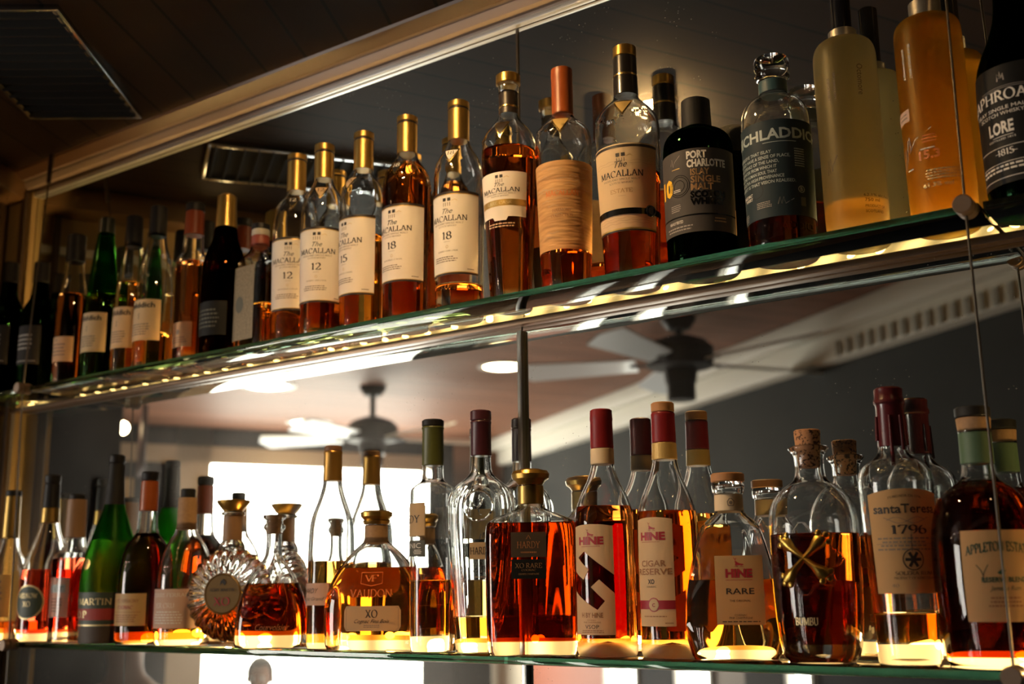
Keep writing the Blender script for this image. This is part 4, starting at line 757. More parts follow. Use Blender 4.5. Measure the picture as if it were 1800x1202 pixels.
# left wall: runs along the boards, away from the corner
LC = Vector((-2.02, MY, 0))
wl = boxobj('wall_left', (0, 0, 0), (.06, .56, 2.6), M_TAN, kind='structure')
def along_left(o, s0, s1, z0, z1, t=.06, off=0.0):
    c = LC - PD * ((s0 + s1) / 2) - QD * (t / 2 - off)
    o.location = (c.x, c.y, (z0 + z1) / 2); o.rotation_euler = (0, 0, ROOM); return o
bpy.data.objects.remove(wl)
def leftbox(name, s0, s1, z0, z1, t, off, mt, bev=0):
    return along_left(boxobj(name, (0, 0, 0), (t, s1 - s0, z1 - z0), mt, bev=bev, kind='structure'), s0, s1, z0, z1, t, off)
leftbox('wall_left', 0.0, .60, EYE + .47, EYE + .78, .06, 0, M_TAN)
leftbox('wall_left_post', 0.0, .11, 0.0, EYE + .47, .06, 0, M_TAN)
leftbox('trim_5', .0, .60, EYE + .735, EYE + .78, .10, .07, P('wood_cornice', (0.16, 0.085, 0.035), 0.45), bev=.006)
leftbox('trim_6', .02, .05, 0, EYE + .735, .02, .02, P('wood_strip', (0.05, 0.028, 0.014), 0.5), bev=.004)
leftbox('trim_8', .085, .10, 0, EYE + .735, .02, .02, MATS['wood_strip'], bev=.004)
leftbox('trim_9', .0, .60, EYE + .655, EYE + .672, .012, .012, P('glossy_rail', (0.75, 0.75, 0.70), 0.25, 0.2, coat=.5))
struct(boxobj('trim_10', ((MX0 - 2.02) / 2, MY - .006, 1.30), (abs(MX0 + 2.02), .012, 2.4), M_TAN, bev=.003))
struct(boxobj('trim_11', (MX0 - .02, MY - .012, 1.30), (.016, .014, 2.4), MATS['wood_strip'], bev=.004))

# soffit of boards over the bar
def ceiling_slab(name, x0, x1, y0, y1, z, mt, t=.04):
    return struct(boxobj(name, ((x0 + x1) / 2, (y0 + y1) / 2, z + t / 2), (x1 - x0, y1 - y0, t), mt))
def slab_with_hole(name, x0, x1, y0, y1, z, mt, holes, t=.02):
    bm = bmesh.new()
    vs = [bm.verts.new((x, y, z)) for x, y in ((x0, y0), (x1, y0), (x1, y1), (x0, y1))]
    bm.faces.new(vs[::-1])
    up_ = [bm.verts.new((x, y, z + t)) for x, y in ((x0, y0), (x1, y0), (x1, y1), (x0, y1))]
    bm.faces.new(up_)
    for i in range(4): bm.faces.new((vs[i], vs[(i + 1) % 4], up_[(i + 1) % 4], up_[i]))
    return struct(link(name, bm_mesh(name, bm, mt)))
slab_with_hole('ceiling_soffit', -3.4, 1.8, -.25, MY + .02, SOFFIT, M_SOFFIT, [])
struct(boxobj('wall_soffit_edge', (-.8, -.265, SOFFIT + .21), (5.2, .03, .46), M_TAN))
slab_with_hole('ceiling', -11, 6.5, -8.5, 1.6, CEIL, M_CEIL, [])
struct(boxobj('floor', (-2.5, -3.0, -.05), (17, 11, .1), P('floor_boards', (0.16, 0.09, 0.05), 0.10, coat=1.0, scale=20, var=.3)))

# air vent let into the soffit
def vent():
    A, B, C_, D = V(-1.51, 1.23, .78), V(-1.30, 1.52, .78), V(-1.66, 1.32, .78), V(-1.45, 1.62, .78)
    t = thing('air_vent', 'dark slatted air vent with pale frame in the board ceiling above the bar', 'vent', ((A + D) / 2)[:], 0)
    ctr = (A + D) / 2; w = (B - A); h = (C_ - A); wl_, hl = w.length, h.length; rz = math.atan2(w.y, w.x)
    bm = bmesh.new()
    for sgn in (-1, 1):
        box(bm, (0, sgn * hl / 2, -.004), (wl_, .011, .009), bev=.002); box(bm, (sgn * wl_ / 2, 0, -.004), (.007, hl + .011, .009), bev=.002)
    f = link('vent_frame', bm_mesh('vent_frame', bm, P('vent_frame', (0.50, 0.56, 0.62), 0.18, 1.0)), t); f.rotation_euler = (0, 0, rz)
    bm = bmesh.new(); box(bm, (0, 0, -.0015), (wl_, hl, .002)); f = link('vent_backing', bm_mesh('vent_backing', bm, P('vent_black', (0.004, 0.004, 0.004), 0.9)), t); f.rotation_euler = (0, 0, rz)
    for k in range(14):
        bm = bmesh.new(); box(bm, (0, 0, 0), (.0022, hl, .010)); o = link('slat', bm_mesh('slat', bm, P('vent_black', (0.004, 0.004, 0.004), 0.9)), t)
        q = Matrix.Rotation(rz, 3, 'Z') @ Vector((-wl_ / 2 + wl_ * (k + .5) / 14, 0, -.006)); o.location = q; o.rotation_euler = (0, .5, rz)
vent()

# recessed lamps
def lamp(px, py, pz, label, r=.06, group='recessed ceiling lamps', power=1.0):
    p = V(px, py, pz)
    t = thing('recessed_lamp', label, 'ceiling lamp', p[:], 0, group)
    bm = bmesh.new(); lathe(bm, [(r * 1.02, -.001, 0), (r * 1.3, -.001, 0), (r * 1.3, -.007, 0), (r * 1.02, -.010, 0)], 36)
    vs = bm.verts[:]
    link('lamp_trim', bm_mesh('lamp_trim', bm, P('lamp_trim', (0.6, 0.58, 0.55), 0.4)), t)
    bm = bmesh.new(); lathe(bm, [(0, -.002, 0), (r, -.002, 0), (r * .98, -.006, 0), (r * .6, -.011, 0), (0, -.013, 0)], 32)
    link('lamp_lens', bm_mesh('lamp_lens', bm, M_LAMP if power == 1.0 else EM('lamp_spot_%d' % round(power * 10), (1.0, .62, .26), LAMP_L * power)), t)
lamp(-.80, 1.56, .78, 'small spot lamp in the dark board ceiling right above the bar', .030, 'recessed ceiling lamps', 11.0)
lamp(-1.45, 1.86, .78, 'added small spot lamp in the dark board ceiling above the gold-capped bottles', .020, 'recessed ceiling lamps', 0.6)  # extra lamp, added to put glints on the glass
lamp(.10, 1.56, .78, 'added unseen spot lamp in the dark board ceiling near the right end', .020, 'recessed ceiling lamps', 1.3)  # added out of view to light and glint the right-hand bottles
def wall_lamp():
    p = V(-1.815, 1.50, .715)
    t = thing('wall_lamp', 'tiny glowing globe lamp on the tan side wall, reflected above the orange-capped bottle', 'lamp', p[:])
    bm = bmesh.new(); bmesh.ops.create_uvsphere(bm, u_segments=20, v_segments=12, radius=.014); link('globe', bm_mesh('globe', bm, EM('globe_warm', (1.0, .62, .26), LAMP_L * .4)), t)
    bm = bmesh.new(); tube(bm, (0, 0, 0), (-.07 * .8926, -.07 * .4509, .0), .004); link('bracket', bm_mesh('bracket', bm, M_DARKSTEEL), t)
wall_lamp()
lamp(-3.58, 5.01, 1.20, 'recessed lamp in the brown ceiling, beside the nearer ceiling fan', .11)
lamp(-5.04, 4.61, 1.20, 'recessed lamp in the brown ceiling, nearest the bright window', .13)
lamp(-5.95, 5.86, 1.20, 'recessed lamp in the brown ceiling beside the farther ceiling fan', .13)
def pendant():
    p = V(-5.42, 3.88, .90)
    t = thing('pendant_lamp', 'small glowing globe lamp hanging near the dark sign panel', 'lamp', (p.x, p.y, CEIL))
    bm = bmesh.new(); tube(bm, (0, 0, -(CEIL - p.z) + .04), (0, 0, 0), .006); link('rod', bm_mesh('rod', bm, M_DARKSTEEL), t)
    bm = bmesh.new(); bmesh.ops.create_uvsphere(bm, u_segments=20, v_segments=12, radius=.035); o = link('globe', bm_mesh('globe', bm, M_LAMP), t); o.location = (0, 0, -(CEIL - p.z))
pendant()

# ceiling fans
def fan(px, py, zhub, label, drop, R0, phase, pitch=-.30, scale=1.0):
    p = V(px, py, 0); zc = EYE + zhub
    t = thing('ceiling_fan', label, 'ceiling fan', (p.x, p.y, CEIL), 0, 'ceiling fans of the bar room')
    dz = zc - CEIL
    dark = P('fan_dark', (0.010, 0.010, 0.012), 0.6, spec=.2); bl = P('fan_blade', (0.72, 0.77, 0.82), 0.35, coat=.4)
    bm = bmesh.new(); lathe(bm, [(0, -.06, 0), (.05, -.06, 0), (.08, -.02, 0), (.08, 0, 0), (0, 0, 0)], 32); link('canopy', bm_mesh('canopy', bm, dark), t)
    bm = bmesh.new(); tube(bm, (0, 0, dz + .1), (0, 0, -.04), .018); link('rod', bm_mesh('rod', bm, dark), t)
    bm = bmesh.new(); lathe(bm, [(0, -.11, 0), (.07, -.11, 0), (.08, -.05, 0), (.15, -.035, 0), (.155, .05, 0), (.12, .085, 0), (.05, .11, 0), (0, .11, 0)], 40)
    mo = link('motor_housing', bm_mesh('motor_housing', bm, dark), t); mo.location = (0, 0, dz)
    bm = bmesh.new(); lathe(bm, [(0, -.19, 0), (.06, -.19, 0), (.065, -.185, 0), (.065, -.11, 0), (0, -.11, 0)], 32); h = link('switch_housing', bm_mesh('switch_housing', bm, dark), t); h.location = (0, 0, dz)
    for k in range(5):
        a = phase + k * 2 * math.pi / 5
        bm = bmesh.new(); n_ = 14; rows = []
        for i in range(n_ + 1):
            s_ = i / n_; r_ = .20 + (R0 - .20) * s_; w = (.055 + .03 * s_) * (1 if s_ < .92 else math.sqrt(max(.02, 1 - ((s_ - .92) / .08) ** 2)))
            rows.append([bm.verts.new((r_, w * q, -.0 + pitch * w * q + zz)) for q, zz in ((-1, 0), (1, 0), (1, .008), (-1, .008))])
        for A, B in zip(rows, rows[1:]):
            for i in range(4): bm.faces.new((A[i], A[(i + 1) % 4], B[(i + 1) % 4], B[i]))
        bm.faces.new(rows[0][::-1]); bm.faces.new(rows[-1])
        o = link('blade', bm_mesh('blade', bm, bl), t); o.rotation_euler = (0, 0, a); o.location = (0, 0, dz - .02)
        bm = bmesh.new(); box(bm, (.165, 0, .0), (.13, .035, .008), bev=.002); q = link('blade_iron', bm_mesh('blade_iron', bm, dark), o)
fan(-2.27, 4.57, 1.0, 'nearer dark ceiling fan with pale blades, in front of the white beam', .1, .76, math.radians(16))
fan(-4.58, 5.04, .90, 'farther dark ceiling fan hanging on a rod in front of the bright window', .3, .72, 0.2)

# far walls of the room, seen only in the mirror
AV = Vector((-.8926, .4509, 0)); BV = Vector((.4509, .8926, 0))   # in the mirror's own directions
def W(al, be, z):
    q = AV * al + BV * be; return V(q.x, q.y, z)
BD = Vector((-.82, .5724, 0)); BN = Vector((-.5724, -.82, 0))
def WB(s, off, z):
    q = Vector((-2.42, 5.59, 0)) + BD * (s - 4.68) + BN * off; return V(q.x, q.y, z)
WALLA, WALLB = 8.55, 3.95
def wallpiece(name, wall, s0, s1, z0, z1, mt, t=.06, off=0.0, kind='structure', bev=0):
    """upright board: wall 'A' stands across the boards' end, 'B' along them; off = towards the room"""
    if wall == 'A': a, b_ = W(WALLA - off, s0, 0), W(WALLA - off, s1, 0); nrm = W(WALLA - off + t, s0, 0) - a
    else: a, b_ = WB(s0, off, 0), WB(s1, off, 0); nrm = WB(s0, off - t, 0) - a
    c = (a + b_) / 2 + nrm / 2; d_ = b_ - a
    o = boxobj(name, (0, 0, 0), (d_.length, t, z1 - z0), mt, bev=bev)
    o.location = (c.x, c.y, EYE + (z0 + z1) / 2); o.rotation_euler = (0, 0, math.atan2(d_.y, d_.x))
    if kind: o['kind'] = kind
    return o
M_GREYWALL = P('grey_wall', (0.040, 0.042, 0.042), 0.8, spec=.1, bump=.1, scale=10, var=.15); M_BEAM = P('white_beam', (0.66, 0.63, 0.55), 0.5); M_LINTEL = P('lintel', (0.45, 0.37, 0.27), 0.6); M_DARKBAND = P('dark_band', (0.018, 0.022, 0.030), 0.8, spec=.1)
# wall A with the big bright windows
wallpiece('wall_far', 'A', 3.72, 4.0, -1.75, 1.2, M_DARKBAND)
wallpiece('wall_far_middle', 'A', 1.72, 1.98, -1.75, 1.2, M_LINTEL)
wallpiece('wall_far_end', 'A', -3.2, .15, -1.75, 1.2, M_DARKBAND)
wallpiece('wall_far_lintel', 'A', -.2, 3.72, .93, 1.06, M_LINTEL); wallpiece('wall_far_header', 'A', -.2, 3.72, 1.06, 1.2, M_DARKBAND)
wallpiece('wall_far_base', 'A', -.2, 3.72, -1.75, -1.2, M_DARKBAND)
def window(n, wall, s0, s1, z0, z1, cols=2, rows=2, t=.03):
    """window pane lit by the day outside, with its frame and bars"""
    pane = wallpiece('window_%d' % n, wall, s0, s1, z0, z1, M_WIN, .01, -.03)
    fr = P('window_frame', (0.35, 0.32, 0.28), 0.5)
    bm = bmesh.new(); w, h = abs(s1 - s0), z1 - z0
    for x in (-w / 2 + t / 2, w / 2 - t / 2): box(bm, (x, 0, 0), (t, .05, h))
    for z in (-h / 2 + t / 2, h / 2 - t / 2): box(bm, (0, 0, z), (w, .05, t))
    for c in range(1, cols): box(bm, (-w / 2 + w * c / cols, 0, 0), (t * .6, .04, h))
    o = link('window_frame', bm_mesh('window_frame', bm, fr), pane)
    o.location = (0, (-1 if wall == 'A' else -1) * .03, 0); o['kind'] = 'structure'
window(1, 'A', 1.98, 3.72, -1.2, .93, 1); wallpiece('wall_far_panel', 'A', .15, 1.72, -1.2, .93, M_DARKBAND)
wallpiece('trim_14', 'A', .62, .86, -1.2, .80, M_TAN, .03, .03)
wallpiece('trim_15', 'A', 1.20, 1.42, -1.2, .80, M_TAN, .03, .03)
# wall B under the white beam
SP = [(-3.2, 4.17, 'g'), (4.17, 4.41, 'w'), (4.41, 4.81, 'g'), (4.81, 5.13, 'b'), (5.13, 5.56, 'w'), (5.56, 6.05, 'g'), (6.05, 6.56, 'w'), (6.56, 8.06, 'r'), (8.06, 8.9, 'c')]
k = 3
wallpiece('wall_right', 'B', -3.2, 8.55, -.33, 1.2, M_GREYWALL)
for s0, s1, c in SP:
    if c == 'w': window(k, 'B', s0, s1, -1.7, -.33, 1); k += 1
    else: wallpiece('wall_right_panel', 'B', s0, s1, -1.75, -.33, {'g': M_DARKBAND, 'r': P('brick_red', (0.33, 0.085, 0.04), 0.6, bump=.3, scale=30, var=.2), 'c': M_CREAM, 'b': P('umber_panel', (0.12, 0.07, 0.04), 0.6)}[c])
bmv = wallpiece('ceiling_beam', 'B', -3.2, 8.4, .99, 1.2, M_BEAM, .10, .10, bev=.01)
wallpiece('trim_12', 'B', -3.2, 8.4, 1.10, 1.2, M_BEAM, .08, .18, bev=.02)
dent = bmesh.new()
for i in range(90):
    q = -3.0 + i * .075; a = WB(q, .102, 1.03)
    c_ = box(dent, (0, 0, 0), (.026, .012, .07)); bmesh.ops.rotate(dent, cent=(0, 0, 0), matrix=Matrix.Rotation(math.atan2(WB(1, 0, 0).y - WB(0, 0, 0).y, WB(1, 0, 0).x - WB(0, 0, 0).x), 3, 'Z'), verts=c_); bmesh.ops.translate(dent, vec=a, verts=c_)
struct(link('trim_13', bm_mesh('trim_13', dent, P('beam_slot', (0.30, 0.28, 0.23), 0.6))))
# dark pillar and sign panel on the left of the mirror's view
pl_ = V(-4.55, 3.02, 0)
o = boxobj('pillar', (pl_.x, pl_.y, CEIL / 2), (.34, .34, CEIL), P('pillar_dark', (0.014, 0.016, 0.020), 0.8, spec=.1, bump=.1, scale=20), ROOM, .01, kind='structure')
sg = V(-5.45, 4.04, .84)
t = thing('sign_panel', 'dark purple hanging panel by the small globe lamp, reflected in the mirror', 'sign', (sg.x, sg.y, sg.z))
t.rotation_euler = (0, 0, .6)
bm = bmesh.new(); box(bm, (0, 0, 0), (.50, .03, .36), bev=.006); link('panel', bm_mesh('panel', bm, P('plum', (0.055, 0.025, 0.035), 0.5)), t)
for s_ in (-1, 1):
    bm = bmesh.new(); tube(bm, (s_ * .2, 0, .17), (s_ * .2, 0, CEIL - sg.z), .004); link('chain', bm_mesh('chain', bm, M_DARKSTEEL), t)

# ------------------------------------------------------------------ the shelves
def shelf(x0, x1, z, label, grp):
    bm = bmesh.new(); box(bm, ((x0 + x1) / 2, (FRONT + MY - .0082) / 2, z - SHELF_T / 2), (x1 - x0, MY - .0082 - FRONT, SHELF_T), bev=.0008)
    o = link('glass_shelf', bm_mesh('glass_shelf', bm, M_SHELF)); tag(o, label, 'shelf', 'glass shelves of the back bar'); return o
for z, w in ((ZU, 'upper'), (ZL, 'lower')):
    shelf(-1.7330, -.2245 + .012, z, 'long green-edged %s glass shelf between the two cables' % w, 0)
    shelf(-1.965, -1.7375, z, 'short %s glass shelf end left of the left cable' % w, 0)
    shelf(-.2085, .70, z, '%s glass shelf panel right of the right cable' % w, 0)
M_RAIL = P('rail_bronze', (0.15, 0.095, 0.06), 0.32, 0.8, bump=.05)
for z, w in ((ZU, 'upper'), (ZL, 'lower')):
    bm = bmesh.new()
    u = z - SHELF_T - .0004
    box(bm, ((-1.965 + .7) / 2, MY - .0042, (u - .007 + z + .0035) / 2), (2.665, .0072, z + .0035 - u + .007), bev=.0008)
    box(bm, ((-1.965 + .7) / 2, MY - .0095, u - .0038), (2.665, .0150, .0072), bev=.001)
    o = link('shelf_rail', bm_mesh('shelf_rail', bm, M_RAIL)); tag(o, 'bronze metal rail carrying the back of the %s glass shelf' % w, 'rail', 'shelf rails on the mirror')

# cables and clips
def cable(pts, label):
    t = thing('shelf_cable', label, 'cable', (0, 0, 0), 0, 'cables hanging the shelves')
    for a, b_ in zip(pts, pts[1:]):
        bm = bmesh.new(); tube(bm, a, b_, .0013, 10); link('cable_length', bm_mesh('cable_length', bm, M_DARKSTEEL), t)
    a = Vector(pts[0]); bm = bmesh.new(); tube(bm, a, a + (Vector(pts[1]) - a).normalized() * .06, .005, 16, .004); link('ceiling_anchor', bm_mesh('ceiling_anchor', bm, M_DARKSTEEL), t)
CLY = FRONT - .005
CL = {'lu': (-1.7352, CLY, ZU - .0038), 'll': (-1.7172, CLY, ZL - .0038), 'ru': (-.2225, CLY, ZU - .0038), 'rl': (-.2225, CLY, ZL - .0038)}
cable([(-1.790, 1.098, SOFFIT), CL['lu'], CL['ll'], (-1.712, CLY, .9)], 'thin dark cable on the left carrying the glass shelves')
cable([(-.2260, 1.082, SOFFIT), CL['ru'], CL['rl'], (-.2225, CLY, .9)], 'thin dark cable on the right, in front of the amber frosted bottle')
def clip(c, label):
    t = thing('shelf_clip', label, 'clip', c, 0, 'shelf clips on the cables')
    mt = P('clip_bronze', (0.20, 0.14, 0.10), 0.42, 0.6, bump=.2, scale=200)
    for q, (y0, y1) in (('clip_knob', (-.012, -.0022)), ('clip_body', (-.0008, .013))):
        bm = bmesh.new(); r = .0092
        lathe(bm, [(0, y0, 0), (r - .0012, y0, 0), (r, y0 + .0012, 0), (r, y1 - .001, 0), (r - .001, y1, 0), (0, y1, 0)], 30)
        bmesh.ops.rotate(bm, cent=(0, 0, 0), matrix=Matrix.Rotation(-math.pi / 2, 3, 'X'), verts=bm.verts)
        link(q, bm_mesh(q, bm, mt), t)
    bm = bmesh.new(); box(bm, (0, -.0015, 0), (.006, .004, .012)); link('cable_groove', bm_mesh('cable_groove', bm, MATS['matblack']), t)
clip(CL['lu'], 'bronze clip on the left cable at the upper shelf'); clip(CL['ll'], 'bronze clip on the left cable at the lower shelf')
clip(CL['ru'], 'bronze clip on the right cable at the upper shelf'); clip(CL['rl'], 'bronze clip on the right cable at the lower shelf')

# warm light strings lying along the back of each shelf
def led_string(z, label, step, seed):
    t = thing('light_string', label, 'light string', (-.6, MY - .0045, z + .0036), 0, 'light strings behind the bottles')
    bm = bmesh.new(); x = -1.93
    bm2 = bmesh.new(); box(bm2, (-.04, .0022, .0012), (2.66, .0016, .0016)); link('wire', bm_mesh('wire', bm2, P('wire', (.35, .3, .2), .5)), t)
    bm2 = bmesh.new(); box(bm2, (-.04, .0030, .0070), (2.66, .0010, .0130)); link('light_tape', bm_mesh('light_tape', bm2, M_TAPE), t)
    bm = bmesh.new(); bmesh.ops.create_uvsphere(bm, u_segments=12, v_segments=8, radius=.0046)
    me = bm_mesh('bulb', bm, M_LED)
    rnd = random.Random(seed)
    while x < .35:
        o = bpy.data.objects.new('bulb', me); COL.objects.link(o); o.parent = t; o.location = (x + .6, -.0008, rnd.uniform(.005, .014)); x += step * 1.2 * rnd.uniform(.6, 1.4)
led_string(ZU, 'string of warm bulbs along the back of the upper shelf', .036, 3)
led_string(ZL, 'string of warm bulbs along the back of the lower shelf', .036, 5)

# ------------------------------------------------------------------ upper shelf, left to right
def dark_bottle(id, label):
    root, b, d = make_bottle(id, 'whisky_bottle', label, 'bottle', 'dark_green', 'mahogany', UP)
    L = lab(id, b); L.sheet('paper_greydark'); L.line('ink_grey', -.8, .8, .08, .0012); L.micro('ink_grey', 0, .35, .8, .6, 4); L.done(root)
dark_bottle('u1', 'black-green bottle at the far left end of the upper shelf, past the cable')
dark_bottle('u2', 'black-green bottle with black cap and dark grey label, just beside the left cable clip')

root, b, d = make_bottle('u3', 'whisky_bottle', 'dark reddish bottle with tall black cap and small tan label low on the body', 'bottle', 'clear', 'mahogany', UP)
L = lab('u3', b); L.sheet('paper_tan'); L.micro('ink_soft', 0, .2, .75, .7, 4); L.text('N', 0, .8, .12, 'ink_soft', font='sans'); L.done(root)

def stag_bottle(id, label, glass, spirit, cap):
    root, b, d = make_bottle(id, 'whisky_bottle', label, 'bottle', glass, spirit, UP)
    L = lab(id, b); L.sheet('paper_cream'); L.text('Glenfiddich', -.1, .80, .12, 'ink', w=.86, font='sans', bold=.03)
    L.text('I', .1, .52, .14, 'ink_soft', font='serif'); L.micro('ink_soft', 0, .12, .42, .6, 5); L.line('ink_gold', -.95, .95, .04, .0008); L.done(root)
stag_bottle('u4', 'dark green triangular whisky bottle with cream label and black cap', 'green', 'mahogany', 0)
stag_bottle('u5', 'clear triangular whisky bottle with cream label, half hidden behind its wider twin', 'clear', 'amber', 0)
stag_bottle('u6', 'wide clear triangular whisky bottle with cream label and nearly empty shoulder', 'clear', 'gold_spirit', 0)

root, b, d = make_bottle('u7', 'whiskey_bottle', 'square-shouldered amber whiskey bottle with orange-red neck capsule and black top', 'bottle', 'clear', 'red_amber', UP)
L = lab('u7', b); L.sheet('paper_tan'); L.disc('ink_soft', 0, .6, .004); L.micro('ink_soft', 0, .15, .42, .7, 3); L.text('B', -.6, .5, .2, 'ink_soft'); L.done(root)

root, b, d = make_bottle('u8', 'liqueur_bottle', 'dark brown bulbous bottle with gold foil over its neck', 'bottle', 'brown', 'rum_dark', UP)
L = lab('u8', b); L.sheet('paper_black'); L.micro('paper_olive', 0, .2, .8, .7, 5); L.done(root)

root, b, d = make_bottle('u9', 'tequila_bottle', 'flat square glass bottle with embossed silver plaque and black cap', 'bottle', 'clear', 'gold_spirit', UP)
L = lab('u9', b, 0, 'plaque'); L.sheet('silver', eps=.001)
L.ring('ink_bronze', 0, .48, .0125, .0022, ry=.017); L.ring('ink_bronze', 0, .48, .0092, .0012, ry=.0135); L.disc('paper_olive', 0, .48, .0085, ry=.0125, eps=.0012)
L.ring('ink_bronze', 0, .14, .006, .0014, ry=.0035)
for i in range(6):
    for sgn in (-1, 1):
        L.stroke('ink_bronze', [(sgn * (.72), .22 + .1 * i), (sgn * .9, .27 + .1 * i)], .0016)
L.text('CASA', 0, .87, .06, 'ink_bronze', w=.6); L.line('ink_bronze', -.95, .95, .97, .001); L.line('ink_bronze', -.95, .95, .03, .001); L.done(root, 'embossed silver plaque')
DATA['u9']['parts']

def crown_house(L, v, s=1.0):
    for sg in (-1, 1):
        c = sg * .0022 * s / L.W
        L.poly('ink', [(c - .0015 * s / L.W, v), (c + .0015 * s / L.W, v), (c + .0015 * s / L.W, v + .0030 * s / L.H), (c - .0015 * s / L.W, v + .0030 * s / L.H)])
    for k in range(4):
        u = (-.0030 + .0020 * k) * s / L.W
        L.stroke('ink_soft', [(u, v - .0012 * s / L.H), (u, v - .0046 * s / L.H)], .0006 * s)
    L.stroke('ink_gold', [(.0045 * s / L.W, v), (.0075 * s / L.W, v + .0012 * s / L.H), (.0095 * s / L.W, v)], .0005)

def shoulder_ridges(zc, half=62, rise=.016, amp=.0013):
    def mod(a, x, y, z, r):
        az = abs(((math.degrees(a) + 90 + 180) % 360) - 180)
        if az > half + 10 or r < .017: return x, y, z
        zr = zc + rise * az / half
        k = math.exp(-((z - zr) / .0020) ** 2) - .6 * math.exp(-((z - zr + .0045) / .0022) ** 2)
        k *= amp * min(1, max(0, (half + 10 - az) / 10)) / r
        return x * (1 + k), y * (1 + k), z
    return mod

def triangle(root, b, az, z, w, h, face, txt=None, rim='gold'):
    """small pennant stuck under the neck"""
    l = {'az': az + math.degrees(root.rotation_euler.z), 'half': math.degrees(w / 2 / b.at(z)[0]), 'zt': z + h / 2, 'zb': z - h / 2}
    L = Label(b, {'yaw': 0, 'dep': 1.0}, l, 'neck_emblem')
    n = 10
    L.sheet(rim, nu=10, nv=6, bot=lambda t: (1 - (1 - abs(t))) * 0.999, eps=.0006) if False else None
    L.poly(rim, [(-1, 1), (-.5, 1), (0, 1), (.5, 1), (1, 1), (.5, .5), (0, 0), (-.5, .5)], eps=.0008)
    L.poly(face, [(-.74, .9), (-.37, .9), (0, .9), (.37, .9), (.74, .9), (.37, .53), (0, .16), (-.37, .53)], eps=.0012)
    if txt: L.text(txt, 0, .56, .26, 'ink' if face != 'black' else 'ink_white', w=.42, eps=.0016)
    L.done(root)

def malt(id, label, spirit, num, cask, face, extra=''):
    d = DATA[id]; zn = [p for p in d['glass']]
    zc = zn[3][1] + .004
    root, b, d = make_bottle(id, 'whisky_bottle', label, 'bottle', 'clear', spirit, UP, shoulder_ridges(zc))
    L = lab(id, b); L.sheet('paper_white')
    L.sheet('darkbrown', v0=.972, v1=1.0, eps=.0006); L.sheet('ink_gold', v0=.962, v1=.972, eps=.0006)
    L.sheet('darkbrown', v0=0, v1=.022, eps=.0006); L.sheet('ink_gold', v0=.022, v1=.03, eps=.0006)
    crown_house(L, .885, 1.45)
    L.text('The', .02, .735, .062, 'ink', font='sans', shear=.45, w=.16)
    L.text('MACALLAN', 0, .645, .066, 'ink', w=.62, bold=1.1)
    L.text('HIGHLAND SINGLE MALT', 0, .606, .020, 'ink_soft', w=.50); L.text('SCOTCH WHISKY', 0, .572, .020, 'ink_soft', w=.30)
    L.text(num, .0, .425, .088, 'ink', w=.165, bold=1.15)
    L.line('ink_soft', -.1, .1, .395, .0003); L.ring('ink_gold', 0, .335, .0016, .0004)
    L.text(cask, 0, .275, .017, 'ink_soft', w=.34)
    L.micro('ink_soft', -.05, .15, .225, .42, 3, 'l' if num == '18' else 'c'); L.micro('ink_soft', .72, .05, .075, .12, 1)
    L.done(root)
    triangle(root, b, d['labels'][0]['az'] + 6, zn[4][1] - .001, .027, .022, face, num)
    return root
malt('m1', 'clear malt bottle, gold cap, white label numbered 12, next to the plaque bottle', 'amber', '12', 'DOUBLE CASK', 'black')
malt('m2', 'malt bottle, gold cap, white label numbered 12 with its shoulder in full view', 'mahogany', '12', 'SHERRY OAK CASK', 'ink_tan')
malt('m3', 'malt bottle, gold cap, white label numbered 15', 'amber', '15', 'DOUBLE CASK', 'ink_tan')
malt('m4', 'full dark amber malt bottle, gold cap, white label numbered 18', 'mahogany', '18', 'DOUBLE CASK', 'black')
malt('m5', 'nearly empty malt bottle, gold cap, white label numbered 18', 'red_amber', '18', 'SHERRY OAK CASK', 'paper_white')

root, b, d = make_bottle('m6', 'whisky_bottle', 'tapering dark brown malt bottle with round gold stopper and short white label', 'bottle', 'clear', 'mahogany', UP, shoulder_ridges(DATA['m6']['glass'][4][1] + .002, 70, .012))
L = lab('m6', b)
L.sheet('paper_white', v0=.08, bot=lambda t: (-.075 if abs(t) < .3 else 0)); crown_house(L, .875, 1.3)
L.text('The', 0, .70, .08, 'ink', font='sans', shear=.45, w=.18); L.text('MACALLAN', 0, .585, .088, 'ink', w=.74, bold=1.1)
L.text('HIGHLAND SINGLE MALT', 0, .535, .026, 'ink_soft', w=.58); L.text('SCOTCH WHISKY', 0, .49, .026, 'ink_soft', w=.34)
L.sheet('ink_gold', u0=-.9, u1=1, v0=.30, v1=.43, eps=.0006); L.text('RARE CASK', -.05, .335, .06, 'ink_goldlight', w=.5, eps=.0008)
L.micro('ink_tan', 0, -.14, -.03, .7, 2); L.done(root)
triangle(root, b, d['labels'][0]['az'] + 4, d['glass'][5][1] + .000, .026, .025, 'darkbrown')

